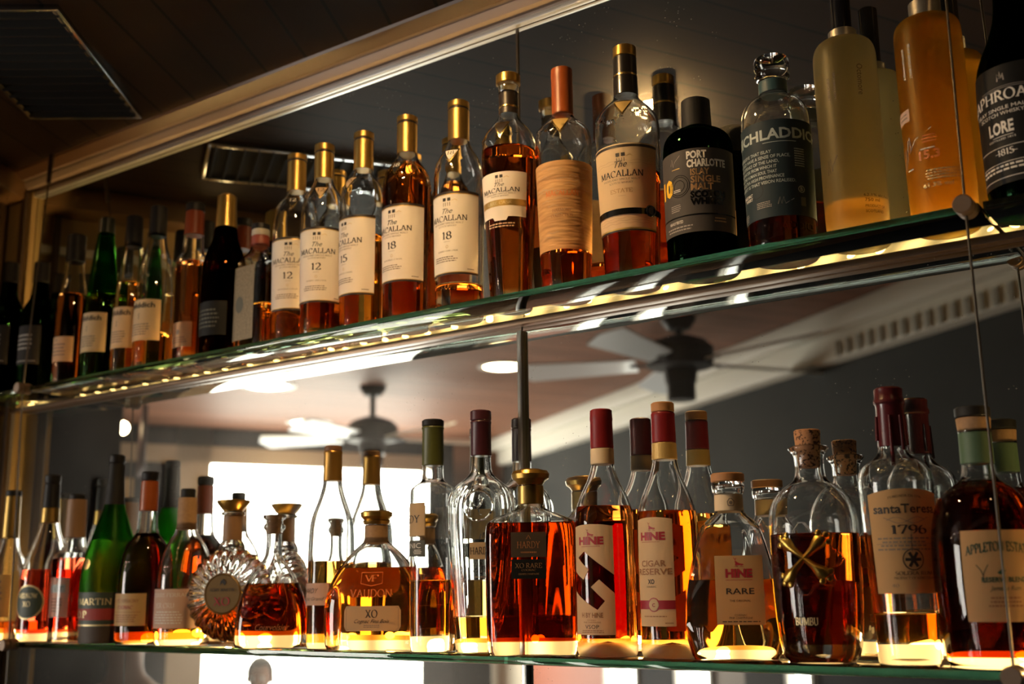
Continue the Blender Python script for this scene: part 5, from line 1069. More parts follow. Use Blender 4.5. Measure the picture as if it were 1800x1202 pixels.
root, b, d = make_bottle('m7', 'whisky_bottle', 'malt bottle wrapped in wrinkled orange-brown paper, bright orange capsule', 'bottle', 'clear', 'red_amber', UP, shoulder_ridges(DATA['m7']['glass'][3][1] + .006, 70, .014, .0016))
L = lab('m7', b); L.sheet('paper_handmade', nu=40, nv=24)
L.text('MACALLAN', 0, .60, .062, 'ink_orange', w=.36, bold=1.2); L.text('HARMONY', -.01, .42, .034, 'ink_brown', w=.20); L.text('COLLECTION', -.01, .36, .034, 'ink_brown', w=.24)
for q in range(26):
    rnd = random.Random(q); u = rnd.uniform(-.8, .55); v = rnd.uniform(.05, .97); l = rnd.uniform(.15, .35)
    L.stroke('ink_tan', [(u + l * i / 6, v + .008 * math.sin(i * 1.3 + q)) for i in range(7)], .0005, eps=.0008)
L.done(root)
triangle(root, b, 26, d['glass'][4][1] - .001, .032, .025, 'goldpaper')

root, b, d = make_bottle('m8', 'whisky_bottle', 'tall malt bottle with black capsule and tan label crossed by a sealed black ribbon', 'bottle', 'clear', 'red_amber', UP, shoulder_ridges(DATA['m8']['glass'][3][1] + .003, 75, .016, .0016))
L = lab('m8', b); L.sheet('paper_cream', nu=34)
L.sheet('darkbrown', v0=.955, v1=.985, eps=.0006); L.sheet('darkbrown', v0=0, v1=.018, eps=.0006); L.sheet('ink_gold', v0=.018, v1=.035, eps=.0006)
crown_house(L, .85, 1.4)
L.text('The', 0, .725, .075, 'ink', font='sans', shear=.45, w=.16); L.text('MACALLAN', -.02, .62, .072, 'ink', w=.60, bold=1.1)
L.text('HIGHLAND SINGLE MALT', -.02, .577, .022, 'ink_soft', w=.50); L.text('SCOTCH WHISKY', -.02, .538, .022, 'ink_soft', w=.32)
L.text('ESTATE', -.02, .435, .046, 'ink_bronze', w=.30); L.line('ink_tan', -.1, .1, .40, .0004)
for v in (.80, .77, .12, .09, .15): L.stroke('ink_tan', [(-.85 + 1.7 * i / 16, v + .008 * math.sin(i * 1.9 + v * 60)) for i in range(17)], .0004)
L.done(root)
L = lab('m8', b, 0, 'ribbon'); L.sheet('ink_blackgloss', u0=-1.3, u1=1.3, v0=.185, v1=.255, eps=.0011, nu=34, nv=2); L.done(root, 'black ribbon around the label')
az = math.radians(d['labels'][0]['az']) + .75 * math.radians(d['labels'][0]['half']); z = d['labels'][0]['zb'] + .225 * (d['labels'][0]['zt'] - d['labels'][0]['zb'])
bm = bmesh.new(); lathe(bm, [(0, 0, 0), (.0068, 0, 0), (.0072, .0012, 0), (.0062, .0026, 0), (.0050, .0024, 0), (.0046, .0020, 0), (0, .0020, 0)], 28)
sl = link('wax_seal', bm_mesh('wax_seal', bm, MATS['gloss_black']), root)
r = b.at(z)[0] + .0012
sl.location = (r * math.sin(az), -r * math.cos(az), z); sl.rotation_euler = (math.pi / 2, 0, az)
triangle(root, b, 21, d['glass'][4][1] + .001, .030, .023, 'goldpaper')

root, b, d = make_bottle('u10', 'whisky_bottle', 'squat black-green bottle with matt black cap and dark grey label numbered 10', 'bottle', 'dark_green', 'mahogany', UP)
L = lab('u10', b); L.sheet('paper_grey', nu=34)
L.text('PORT', -.02, .88, .085, 'ink_white', w=.18, font='sans', bold=.045, align='l'); L.text('CHARLOTTE', -.02, .775, .085, 'ink_white', w=.36, font='sans', bold=.045, align='l')
L.text('10', -.50, .485, .19, 'ink_yellow', w=.17, font='sans', bold=.05)
L.text('ISLAY', .04, .675, .075, 'ink_bronze', w=.17, font='sans', bold=.03, align='l'); L.text('SINGLE', .04, .585, .075, 'ink_bronze', w=.27, font='sans', bold=.03, align='l'); L.text('MALT', .04, .495, .075, 'ink_bronze', w=.2, font='sans', bold=.03, align='l')
L.text('SCOTCH', .02, .405, .072, 'ink_blackgloss', w=.32, font='sans', bold=.05, align='l'); L.text('WHISKY', .02, .32, .072, 'ink_blackgloss', w=.32, font='sans', bold=.05, align='l')
for r_ in (.0125, .0105, .0066): L.ring('ink_blackgloss', -.19, .57, r_, .0005)
L.micro('ink_white', -.24, .50, .54, .09, 2); L.micro('ink_grey', -.28, .27, .36, .12, 4, 'l')
L.stroke('ink_grey', [(-.36, .84), (-.33, .92), (-.30, .82), (-.26, .88), (-.15, .94)], .0005); L.line('ink_gold', -.34, -.16, .785, .0006)
L.sheet('ink_blackgloss', v0=.195, v1=.212, eps=.0006); L.text('HEAVILY PEATED', -.30, .125, .035, 'ink_white', w=.16, font='sans'); L.micro('ink_grey', -.25, .03, .10, .3, 2); L.micro('ink_bronze', .55, .10, .17, .12, 2)
L.sheet('ink_bronze', u0=.965, u1=1, v0=0, v1=.3, eps=.0006); L.done(root)

root, b, d = make_bottle('u11', 'whisky_bottle', 'round-shouldered clear bottle with glass stopper and slate blue wraparound label', 'bottle', 'clear', 'red_amber', UP)
L = lab('u11', b); L.sheet('paper_teal', nu=44)
L.text('BRUICHLADDICH', -.012, .80, .105, 'ink_steel', w=.90, font='sans', bold=.028); L.line('ink_steel', -.06, .40, .765, .0006)
for i, tx in enumerate(('WE BELIEVE THAT ISLAY', 'SHOULD HAVE A SENSE OF PLACE,', 'THAT SPEAKS OF THE LAND,', 'AND WATER FROM WHICH IT', 'AND THE HUMAN SOUL THAT', 'THIS ULTRA HIGH PROVENANCE', 'WHISKY IS THAT VISION REALISED.')):
    L.text(tx, -.60, .655 - i * .052, .032, 'ink_steel', w=.0155 * len(tx), font='sans', bold=.01, align='l')
L.micro('ink_steel', .44, .50, .70, .08, 8, ragged=.05); L.text('SINGLE MALT', -.52, .255, .03, 'ink_white', w=.12, font='sans', bold=.02, align='l'); L.text('WHISKY', -.46, .215, .03, 'ink_white', w=.09, font='sans', bold=.02, align='l')
L.ring('ink_steel', .44, .27, .0035, .0006); L.text('B', .44, .252, .04, 'ink_steel', font='sans'); L.sheet('paper_olive', u0=.42, u1=.50, v0=.10, v1=.19, eps=.0006)
L.micro('ink_grey', -.08, .10, .17, .13, 4, 'l'); L.stroke('ink_grey', [(.10, .12), (.13, .19), (.15, .12), (.18, .19), (.20, .12), (.32, .17)], .0006); L.micro('ink_grey', -.50, .02, .10, .14, 4, 'l'); L.ring('ink_greydark' if 'ink_greydark' in MATS else 'paper_greydark', -.2, .29, .008, .0005)
L.done(root)
L = Label(b, d, {'az': 18, 'half': 75, 'zt': d['labels'][0]['zb'] - .006, 'zb': d['labels'][0]['zb'] - .016}, 'embossed_lettering')
L.text('BRUICHLADDICH', 0, .1, .8, 'clear', w=.95, font='sans', bold=.01, eps=.0009); L.done(root, 'raised glass lettering above the base')
bm = bmesh.new()
g = d['glass']; zt = g[-1][1]; rt = g[-1][0]
lathe(bm, [(0, zt - .002, 0), (.0150, zt - .002, 0), (.0182, zt + .002, 0), (.0188, zt + .006, 0), (.0165, zt + .0085, 0), (.0165, zt + .010, 0), (.0186, zt + .013, 0), (.0190, zt + .022, 0), (.0178, zt + .0255, 0), (.010, zt + .0265, 0), (0, zt + .0265, 0)], 48)
link('glass_stopper', bm_mesh('glass_stopper', bm, MATS['clear'], 'raw'), root)

root, b, d = make_bottle('u12', 'whisky_bottle', 'tall frosted glass bottle with black cap, nearly empty, glowing at its base', 'bottle', 'frost', 'gold_spirit', UP)
L = lab('u12', b, 0, 'printed_lettering')
L.text('ISLAY SINGLE MALT', -.1, .93, .018, 'ink_soft', w=.62, font='sans', rot=True) if False else None
def vert(L, t, u, v, h, ln, mat, bold=.0):
    """lettering that reads down the bottle; ln = length / label height"""
    faces, wd = sans_geo(t, bold, 0.0); k = L.mi(mat); sx = ln * L.H / wd; hm = h
    cache = {}
    for f in faces:
        vs = []
        for x, y in f:
            key = (round(x, 4), round(y, 4))
            if key not in cache: cache[key] = L.bm.verts.new(L.pos(u + y * hm / L.W, v - x * sx / L.H, .0008))
            vs.append(cache[key])
        if len(set(vs)) > 2:
            try: L.bm.faces.new(vs).material_index = k
            except ValueError: pass
vert(L, 'ISLAY SINGLE MALT', -.12, .93, .0022, .20, 'ink_soft'); vert(L, 'SCOTCH WHISKY', -.42, .90, .0024, .16, 'ink_soft', .02); vert(L, 'Octomore', .95, .97, .006, .22, 'ink_soft')
L.stroke('ink_soft', [(-.75, .23), (-.70, .33), (-.62, .24), (-.55, .34), (-.50, .25), (-.40, .30), (-.2, .35)], .0006)
L.text('62.1% alc./vol', 1.5, .045, .018, 'ink', w=.7, font='sans'); L.text('750 ml', 1.2, .01, .022, 'ink', w=.36, font='sans', bold=.01); L.text('PRODUCT OF', 1.35, -.03, .018, 'ink', w=.5, font='sans'); L.text('SCOTLAND', 1.3, -.065, .018, 'ink', w=.45, font='sans'); L.done(root)

root, b, d = make_bottle('u13', 'whisky_bottle', 'tall frosted amber bottle with steel collar and small pinkish sticker', 'bottle', 'frost_amber', 'gold_spirit', UP)
L = lab('u13', b, 0, 'printed_lettering')
vert(L, 'ISLAY SINGLE MALT', -.05, .97, .0024, .22, 'ink_white', .01); vert(L, 'SCOTCH WHISKY', -.32, .955, .0024, .20, 'ink_white', .02)
L.stroke('ink_white', [(-.72, .22), (-.66, .33), (-.62, .24), (-.57, .34), (-.54, .26), (-.45, .38), (-.36, .40), (-.34, .32), (-.42, .30), (-.1, .37), (.5, .42)], .0006)
L.line('ink_white', -.6, -.3, .20, .0012); L.micro('ink_orange', .4, .33, .385, .28, 3); L.text('15.3', .35, .235, .05, 'ink_orange', w=.36, font='sans', bold=.03); L.micro('ink_white', .3, .29, .305, .25, 1)
L.micro('ink_goldlight', .75, .10, .17, .60, 4, ragged=.1); L.text('61.3% vol', .55, .06, .025, 'ink_goldlight', w=.5, font='sans', bold=.01); L.done(root)
L = lab('u13', b, 0, 'sticker'); L.sheet('paper_pink', u0=-1.05, u1=-.25, v0=.50, v1=.575, eps=.0005, nu=8); L.micro('ink_soft', -.6, .515, .56, .25, 2); L.done(root, 'small pinkish paper sticker')

root, b, d = make_bottle('u14', 'whisky_bottle', 'dark green bottle with black label dated 1815, on the right-hand glass panel', 'bottle', 'dark_green', 'mahogany', UP)
L = lab('u14', b); L.sheet('paper_black', nu=40)
L.stroke('ink_grey', [(.03, .86), (.04, .92), (.06, .88), (.07, .94), (.09, .88), (.11, .92), (.12, .86)], .0012)
for v in (.80, .785): L.stroke('ink_grey', [(-.25 + .7 * i / 14, v + .012 * (1 - (2 * i / 14 - 1) ** 2)) for i in range(15)], .0004)
L.text('LAPHROAIG', .02, .665, .088, 'ink_white', w=.60, bold=1.2, arc=.03); L.text('ISLAY SINGLE MALT', 0, .615, .03, 'ink_white', w=.42, font='sans'); L.text('SCOTCH WHISKY', 0, .57, .03, 'ink_white', w=.34, font='sans')
L.text('LORE', .0, .42, .095, 'ink_white', w=.185, font='sans', bold=.03); L.line('ink_white', -.13, .17, .395, .0005); L.text('DISTILLED 1815', .0, .365, .016, 'ink_white', w=.2, font='sans')
L.line('ink_white', -.45, .45, .305, .0005); L.text('1815', .04, .235, .05, 'ink_white', w=.12, bold=1.1); L.line('ink_white', -.12, -.03, .255, .0005); L.line('ink_white', .12, .2, .255, .0005)
L.line('ink_white', -.45, .45, .175, .0005); L.micro('ink_white', 0, .10, .165, .45, 2, ragged=.05); L.line('ink_white', -.5, .5, .05, .0006); L.done(root)

# ------------------------------------------------------------------ lower shelf, left to right
root, b, d = make_bottle('l1', 'cognac_bottle', 'gold-necked bottle at the left end of the lower shelf, past the cable', 'bottle', 'clear', 'red_amber', LOW)
L = lab('l1', b); L.sheet('paper_gold'); L.micro('ink_soft', 0, .1, .9, .7, 6); L.done(root)

root, b, d = make_bottle('l2', 'cognac_bottle', 'broad cognac bottle with black and gold neck, red spirit and dark oval label', 'bottle', 'clear', 'ruby', LOW)
L = lab('l2', b); rx = L.W * .98; ry = L.H * .49
L.disc('ink_goldlight', 0, .5, rx, 36, ry, eps=.0005); L.disc('paper_darkgreen', 0, .5, rx * .90, 36, ry * .90, eps=.0009)
L.text('MEUKOW', 0, .62, .13, 'ink_goldlight', w=.62, eps=.0013); L.text('XO', 0, .38, .14, 'ink_goldlight', w=.25, eps=.0013); L.micro('ink_goldlight', 0, .2, .32, .3, 2); L.done(root)

root, b, d = make_bottle('l3', 'cognac_bottle', 'square dark red bottle with narrow pinkish label, beside the green champagne-shaped one', 'bottle', 'clear', 'ruby', LOW)
L = lab('l3', b); L.sheet('paper_pink'); L.sheet('ink_steel', u0=-.7, u1=.75, v0=.62, v1=.82, eps=.0006); L.text('GT', .2, .66, .12, 'ink', w=.4); L.micro('ink_soft', 0, .12, .5, .6, 5); L.done(root)

root, b, d = make_bottle('l4', 'cognac_bottle', 'tall frosted green bottle with black neck and round gold seal', 'bottle', 'frost_green', 'pale', LOW)
L = lab('l4', b); L.sheet('paper_darkgreen', v0=.0, v1=1.0, nu=30); L.sheet('paper_red', v0=.42, v1=.66, eps=.0007); L.sheet('ink_goldlight', v0=.30, v1=.33, eps=.0007); L.sheet('paper_smoke', v0=-.06, v1=.28, eps=.0007)
L.text('REMY MARTIN', -.2, .74, .13, 'ink_goldlight', w=.8); L.text('V.S.O.P', -.4, .47, .14, 'ink_goldlight', w=.4, eps=.001); L.done(root)
L = lab('l4', b, 1, 'seal'); L.disc('gold', 0, .5, .0082, 30, eps=.001); L.ring('ink_brown', 0, .5, .0064, .0006); L.stroke('ink_brown', [(-.3, .3), (0, .72), (.25, .4), (-.1, .5)], .0009, eps=.0014); L.done(root, 'round gold seal')

root, b, d = make_bottle('l5', 'cognac_bottle', 'black-red cognac bottle with orange capsule and plain tan label', 'bottle', 'clear', 'rum_dark', LOW)
L = lab('l5', b); L.sheet('paper_gold'); L.text('A. DE FUSSIGNY', 0, .72, .10, 'ink_brown', w=.7); L.text('COGNAC', 0, .52, .10, 'ink_red', w=.45); L.line('ink_brown', -.8, .8, .42, .0005); L.micro('ink_brown', 0, .1, .36, .7, 4); L.done(root)

root, b, d = make_bottle('l6', 'cognac_bottle', 'round clear bottle with tan neck wrap, black stopper and brown-pink label', 'bottle', 'clear', 'amber', LOW)
L = lab('l6', b); L.sheet('paper_pink'); L.text('PIERRE FERRAND', 0, .80, .09, 'ink_white', w=.8); L.text('1ER CRU', -.2, .52, .12, 'ink_white', w=.4); L.micro('ink_white', -.1, .1, .45, .6, 5); L.done(root)

d7 = DATA['l7']; z7 = (d7['labels'][0]['zt'] + d7['labels'][0]['zb']) / 2
b7 = Body(d7); A7 = max(p[0] for p in d7['glass']) * .96; D7 = A7 * d7['dep']; T7 = max(z for z, r_ in zip(b7.z, b7.r) if r_ > .030)
def sunburst(bm, grow=1.0, cut=None, k=26, wave=.10):
    """disc with radial flutes on both faces; grow shrinks it for the spirit inside"""
    na, nr = k * 8, 22; faces = []
    cz = z7 * .98
    def R(a):
        c, s_ = math.cos(a), math.sin(a)
        rr = A7 * (1 + .018 * math.cos(k * a))
        lim = cz / max(1e-6, -s_) if s_ < 0 else (T7 + .012 - cz) / max(1e-6, s_)
        return min(rr, lim)
    def pt(i, j, side):
        a = 2 * math.pi * i / na; q = j / nr; w = max(0, min(1, (q - .36) / .15)); rr = R(a) * q * grow
        y = D7 * grow * (max(0, 1 - q ** 2.6)) ** .5 * (1 + wave * w * math.cos(k * a))
        return (rr * math.cos(a), side * y, cz + rr * math.sin(a))
    rim = [bm.verts.new(pt(i, nr, 0)) for i in range(na)]
    for side in (-1, 1):
        c = bm.verts.new((0, side * D7 * grow, cz)); rings = [[bm.verts.new(pt(i, j, side)) for i in range(na)] for j in range(1, nr)] + [rim]
        for i in range(na):
            n_ = (i + 1) % na; bm.faces.new((c, rings[0][i], rings[0][n_]) if side < 0 else (c, rings[0][n_], rings[0][i]))
            for A, B in zip(rings, rings[1:]): bm.faces.new((A[i], B[i], B[n_], A[n_]) if side < 0 else (A[n_], B[n_], B[i], A[i]))
    if cut is not None:
        g = bmesh.ops.bisect_plane(bm, geom=bm.verts[:] + bm.edges[:] + bm.faces[:], plane_co=(0, 0, cut), plane_no=(0, 0, 1), clear_outer=True)
        bmesh.ops.holes_fill(bm, edges=[e for e in bm.edges if e.is_boundary])
root = thing('cognac_decanter', 'round fluted sunburst decanter with bronze medallion and flared gold stopper', 'decanter', d7['loc'], math.radians(d7['yaw']), LOW)
b, d = b7, d7
class _F:
    def front(s, x, z, eps): return Vector((x, -D7 - eps, z))
b.front = lambda x, z, eps, flatr=None: Vector((x, -D7 - eps, z))
bm = bmesh.new(); sunburst(bm)
nk = [(0, T7 - .004, 0), (.019, T7 - .004, 0), (.018, T7 + .004, 0)] + [q for q in b7.core if q[1] > T7 + .008 and q[0] < .019] + [(0, b7.core[-1][1], 0)]
lathe(bm, nk, 48)
link('bottle_glass', bm_mesh('bottle_glass', bm, MATS['clear'], 60), root)
bm = bmesh.new(); sunburst(bm, .93, d7['liq'], wave=.05)
link('liquid', bm_mesh('liquid', bm, MATS['rum_dark'], 60), root)
for (pn, mt, prof) in d7['parts']:
    nm = PARTNAME.get(pn, pn); link(nm, part_mesh(nm, prof, MATS['clear'] if mt == 'glasspart' else MATS[mt]), root)
zc = z7
l = d['labels'][0]; r = (l['zt'] - l['zb']) / 2
bm = bmesh.new(); lathe(bm, [(0, 0, 0), (r, 0, 0), (r, .002, 0), (r * .93, .0035, 0), (r * .90, .0025, 0), (0, .0025, 0)], 40)
md = link('medallion', bm_mesh('medallion', bm, [P('bronze', (0.16, 0.095, 0.03), 0.5, 0.5, bump=.1)]), root)
yf = b.front(l['u'], zc, 0)[1]
md.location = (l['u'], yf - .0005, zc); md.rotation_euler = (math.pi / 2, 0, 0)
class Flat(Label):
    """lettering on a disc, in the disc's own plane"""
    def __init__(s, W, H, name):
        s.W, s.H, s.name = W, H, name; s.bm = bmesh.new(); s.mats = []
    def pos(s, u, v, eps): return Vector((u * s.W, (v - .5) * s.H, .0026 + eps))
F = Flat(r, 2 * r, 'medallion_lettering')
F.text('XO', 0, .22, .19, 'ink_red', w=.44); F.poly('ink', [(-.14, .70), (0, .76), (.14, .70), (.20, .78), (.05, .86), (-.10, .80)]); F.text('REMY MARTIN', 0, .56, .07, 'ink', w=.66); F.done(md)

root, b, d = make_bottle('l8', 'cognac_decanter', 'bell-shaped clear decanter with cork and flat glass lip, half full of dark red spirit', 'decanter', 'clear', 'rum_dark', LOW)
L = Label(b, d, {'flat': 1, 'u': .008, 'w': .05, 'zt': .034, 'zb': .022}, 'printed_lettering'); L.text('Courvoisier', 0, .1, .7, 'ink_brown', w=.9, font='sans', shear=.4); L.done(root)

root, b, d = make_bottle('l9', 'cognac_bottle', 'tall clear slope-shouldered bottle with brown-gold capsule, amber below a tiny cream label', 'bottle', 'clear', 'amber', LOW)
L = lab('l9', b); L.sheet('paper_pink'); L.text('HARDY', .0, .55, .22, 'ink', w=.5, font='sans', shear=.4); L.text('Cognac Grand', 0, .22, .16, 'ink_soft', w=.8, font='sans', shear=.4); L.done(root)

root, b, d = make_bottle('l10', 'cognac_decanter', 'wide oval amber decanter with ornate gold stopper and tan label marked XO', 'decanter', 'clear', 'amber', LOW)
L = lab('l10', b)
c = .08
L.poly('paper_tan', [(-1 + c, 0), (-.5, 0), (0, 0), (.5, 0), (1 - c, 0), (1, .18), (1, .82), (1 - c, 1), (.5, 1), (0, 1), (-.5, 1), (-1 + c, 1), (-1, .82), (-1, .18)], eps=.0006)
L.stroke('ink_soft', [(-.92, .1), (-.92, .9), (-.9, .94), (.9, .94), (.92, .9), (.92, .1), (.9, .06), (-.9, .06), (-.92, .1)], .0004, eps=.001)
L.text('XO', 0, .54, .30, 'ink', w=.22, eps=.001); L.text('Cognac Fins Bois', 0, .32, .15, 'ink', w=.62, font='sans', shear=.5, eps=.001); L.micro('ink_soft', 0, .12, .26, .35, 2); L.done(root)
L = lab('l10', b, 1, 'printed_lettering')
L.text('VAUDON', 0, .02, .30, 'ink_orange', w=1.0); L.stroke('ink_orange', [(-.5, 1.0), (.5, 1.0), (.5, .56), (0, .46), (-.5, .56), (-.5, 1.0)], .0009); L.text('V', -.12, .64, .26, 'ink_orange', w=.2); L.text('F', .15, .64, .26, 'ink_orange', w=.18); L.done(root)

root, b, d = make_bottle('l11', 'cognac_bottle', 'straight-sided clear bottle with olive capsule, cream label over a green band', 'bottle', 'clear', 'amber', LOW, wall=.0026)
L = lab('l11', b); L.sheet('paper_tan'); L.text('HARDY', .1, .40, .22, 'ink', w=.72, font='serif'); L.line('ink', -.05, .25, .22, .0004); L.micro('ink', .1, .28, .34, .1, 1); L.disc('ink_gold', .1, .82, .003); L.done(root)
L = lab('l11', b, 1, 'lower_label'); L.sheet('paper_olive'); L.text('ORGANIC', .1, .50, .32, 'ink_white', w=.75, font='sans'); L.micro('ink_white', .7, .1, .42, .2, 3); L.done(root)

def side_ribs(a, x, y, z, r):
    az = abs(((math.degrees(a) + 90 + 180) % 360) - 180)
    if z < .012 or r < .03: return x, y, z
    w = max(0, min(1, (az - 42) / 14)) * max(0, min(1, (z - .012) / .01)) * max(0, min(1, (r - .03) / .008))
    k = 1 + .022 * w * math.cos(math.radians(az) * 26)
    return x * k, y * k, z
root, b, d = make_bottle('l12', 'cognac_bottle', 'ribbed clear bottle with purple capsule and raised glass rooster medallion', 'bottle', 'clear', 'amber', LOW, side_ribs, wall=.003)
l = d['labels'][0]; L = Label(b, d, l, 'rooster_medallion')
R_ = (l['zt'] - l['zb']) / 2
zc = (l['zt'] + l['zb']) / 2; uc = L.c
bm = bmesh.new(); lathe(bm, [(R_ * .86, -.0005, 0), (R_ * .88, .0018, 0), (R_ * .93, .0024, 0), (R_ * .98, .0018, 0), (R_, -.0005, 0)], 44)
def blob(bm, pts, r):
    for (a_, b_) in zip(pts, pts[1:]):
        tube(bm, (a_[0], a_[1], 0.0008), (b_[0], b_[1], 0.0008), r, 8, r * .8)
k = R_ * .8
for q in range(6):
    a0 = math.radians(100 + q * 20)
    blob(bm, [(-.15 * k, -.15 * k), (-.55 * k + .5 * k * math.cos(a0) * .6, .1 * k + .5 * k * math.sin(a0) * .7), (-.75 * k, .1 * k - q * .11 * k)], .0008)
blob(bm, [(-.1 * k, -.2 * k), (.15 * k, 0), (.28 * k, .35 * k), (.3 * k, .6 * k), (.2 * k, .78 * k)], .0021)
blob(bm, [(.3 * k, .6 * k), (.5 * k, .55 * k)], .0010); blob(bm, [(.05 * k, -.3 * k), (.1 * k, -.7 * k), (.3 * k, -.75 * k)], .0008); blob(bm, [(.3 * k, .66 * k), (.32 * k, .9 * k)], .0012)
me_ = bm_mesh('rooster_medallion', bm, MATS['clear'], 30)
o = link('rooster_medallion', me_, root); o['label'] = 'raised glass rooster medallion'
pf = b.front(uc, zc, .0006); pl = b.front(uc - .006, zc, 0); pr = b.front(uc + .006, zc, 0)
o.location = pf; o.rotation_euler = (math.pi / 2, 0, math.atan2(pr[1] - pl[1], .012))
L.bm.free()
L = lab('l12', b, 1, 'label'); L.sheet('paper_tan', u0=-.5, u1=.9, v0=-.1, v1=1.1); L.text('HARDY', .15, .25, .5, 'ink', w=.62); L.text('LEGEND', .15, -1.0, .45, 'ink', w=.6)
L.stroke('ink', [(.1, 1.3), (.2, 1.7), (.3, 1.4), (.35, 1.8)], .0016); L.micro('ink_soft', .1, -1.5, -1.2, .4, 1); L.done(root)

root, b, d = make_bottle('l13', 'cognac_decanter', 'broad dark amber decanter with mushroom-shaped gold stopper and black label', 'decanter', 'clear', 'deep', LOW, wall=.0035)
L = lab('l13', b); L.sheet('paper_smoke'); L.text('HARDY', 0, .36, .26, 'ink_brown', w=.66); L.stroke('ink_brown', [(-.12, .72), (0, .88), (.12, .72)], .0008); L.micro('ink_brown', 0, .12, .26, .5, 1); L.done(root)
L = lab('l13', b, 1, 'lower_label'); L.sheet('paper_black'); L.text('XO RARE', 0, .56, .24, 'ink_bronze', w=.78); L.text('COGNAC', 0, .40, .10, 'ink_bronze', w=.42); L.text('GRANDE CHAMPAGNE', 0, .2, .09, 'ink_bronze', w=.6); L.done(root)

def stag(L, u, v, s):
    x = lambda a: u + a * s / L.W; y = lambda c: v + c * s / L.H
    L.poly('ink_red', [(x(-.45), y(0)), (x(.6), y(.0)), (x(.62), y(.14)), (x(.2), y(.2)), (x(-.12), y(.36)), (x(-.3), y(.5)), (x(-.5), y(.42)), (x(-.36), y(.3))])
    L.stroke('ink_red', [(x(-.36), y(.46)), (x(-.42), y(.75)), (x(-.62), y(.95))], s * .07); L.stroke('ink_red', [(x(-.40), y(.68)), (x(-.24), y(.9))], s * .06)
    L.stroke('ink_red', [(x(-.2), y(.02)), (x(-.55), y(-.16)), (x(-.1), y(-.18))], s * .07); L.stroke('ink_red', [(x(.5), y(.03)), (x(.2), y(-.16)), (x(.6), y(-.18))], s * .07)

root, b, d = make_bottle('l14', 'cognac_bottle', 'slim red-amber bottle with red capsule and cream label cut by a bold striped diagonal', 'bottle', 'clear', 'red_amber', LOW)
L = lab('l14', b)
L.poly('paper_cream', [(-1, .98), (-.5, .995), (0, 1), (.5, .995), (1, .98), (1, .75), (1, .534), (.35, .643), (-.30, .751), (-.70, .695), (-.09, .583), (-.37, .495), (-1, .573), (-1, .78)], eps=.0004)
L.poly('paper_cream', [(-1, .392), (-.37, .31), (.27, .223), (.59, .301), (0, .427), (.37, .495), (1, .369), (1, .18), (1, 0), (.5, 0), (0, 0), (-.5, 0), (-1, 0), (-1, .2)], eps=.0004)
stag(L, 0, .895, .0075); L.text('HINE', .0, .815, .065, 'ink_red', w=.60, font='sans', bold=.05); L.micro('ink_red', .0, .79, .80, .45, 1, ragged=.02)
L.text('H BY HINE', 0, .155, .042, 'ink_brown', w=.50, font='sans', bold=.02); L.text('COGNAC', 0, .125, .013, 'ink_brown', w=.2, font='sans'); L.text('FINE CHAMPAGNE', 0, .105, .013, 'ink_brown', w=.4, font='sans'); L.text('VSOP', 0, .055, .034, 'ink', w=.32, font='sans'); L.micro('ink_brown', 0, .015, .045, .6, 2); L.done(root)

root, b, d = make_bottle('l15', 'cognac_bottle', 'slim amber bottle with wooden top, red and gold neck, cream label with a red stripe', 'bottle', 'clear', 'amber', LOW)
L = lab('l15', b); L.sheet('paper_cream', arch=.02)
stag(L, 0, .89, .0075); L.text('HINE', 0, .79, .068, 'ink_red', w=.66, font='sans', bold=.05); L.micro('ink_red', -.1, .765, .775, .5, 1, ragged=.02)
L.text('CIGAR', 0, .545, .055, 'ink_brown', w=.66, font='sans', bold=.02); L.text('RESERVE', .0, .47, .055, 'ink_brown', w=.92, font='sans', bold=.02)
L.text('XO', -.1, .385, .042, 'ink', w=.18, font='sans', bold=.03); L.text('COGNAC', -.1, .352, .016, 'ink', w=.26, font='sans')
L.sheet('ink_red', v0=.155, v1=.235, eps=.0007); L.disc('paper_cream', 0, .195, .0058, eps=.001); L.ring('ink_red', 0, .195, .0046, .0012); L.text('C', 0, .178, .03, 'ink_red', font='sans', bold=.04, eps=.0012); L.ring('ink_red', 0, .195, .0068, .0010); L.micro('ink_brown', 0, .08, .10, .6, 1); L.micro('ink_brown', .7, .02, .04, .2, 1); L.done(root)

def eight_facets(a, x, y, z, r):
    if z < .02 or r < .025: return x, y, z
    w = max(0, min(1, (z - .02) / .02)) * max(0, min(1, (r - .025) / .01))
    k = 1 - .055 * w * abs(math.sin(4 * (a + math.pi / 8))) ** .7
    return x * k, y * k, z
root, b, d = make_bottle('l16', 'cognac_decanter', 'faceted pear-shaped decanter with flat wooden stopper, cream neck and cream label marked RARE', 'decanter', 'clear', 'amber', LOW, eight_facets, wall=.003)
l = dict(d['labels'][0]); r0, t0 = b.at((l['zt'] + l['zb']) / 2)
yf = min(b.front(l['u'], zz, .0035)[1] for zz in (l['zt'], (l['zt'] + l['zb']) / 2, l['zb']))
F = Label(b, d, l, 'label'); F.sheet('paper_tan_dim')
stag(F, 0, .86, .008); F.text('HINE', 0, .685, .115, 'ink_red', w=.56, font='sans', bold=.05); F.line('ink_red', -.55, .55, .645, .0005); F.text('RARE', .02, .44, .085, 'ink', w=.58, font='sans', bold=.01); F.text('THE ORIGINAL', 0, .33, .03, 'ink', w=.44, font='sans')
F.text('COGNAC', 0, .125, .028, 'ink', w=.26, font='sans'); F.text('FINE CHAMPAGNE', 0, .085, .028, 'ink', w=.48, font='sans'); F.micro('ink', 0, .03, .06, .85, 1); F.done(root)
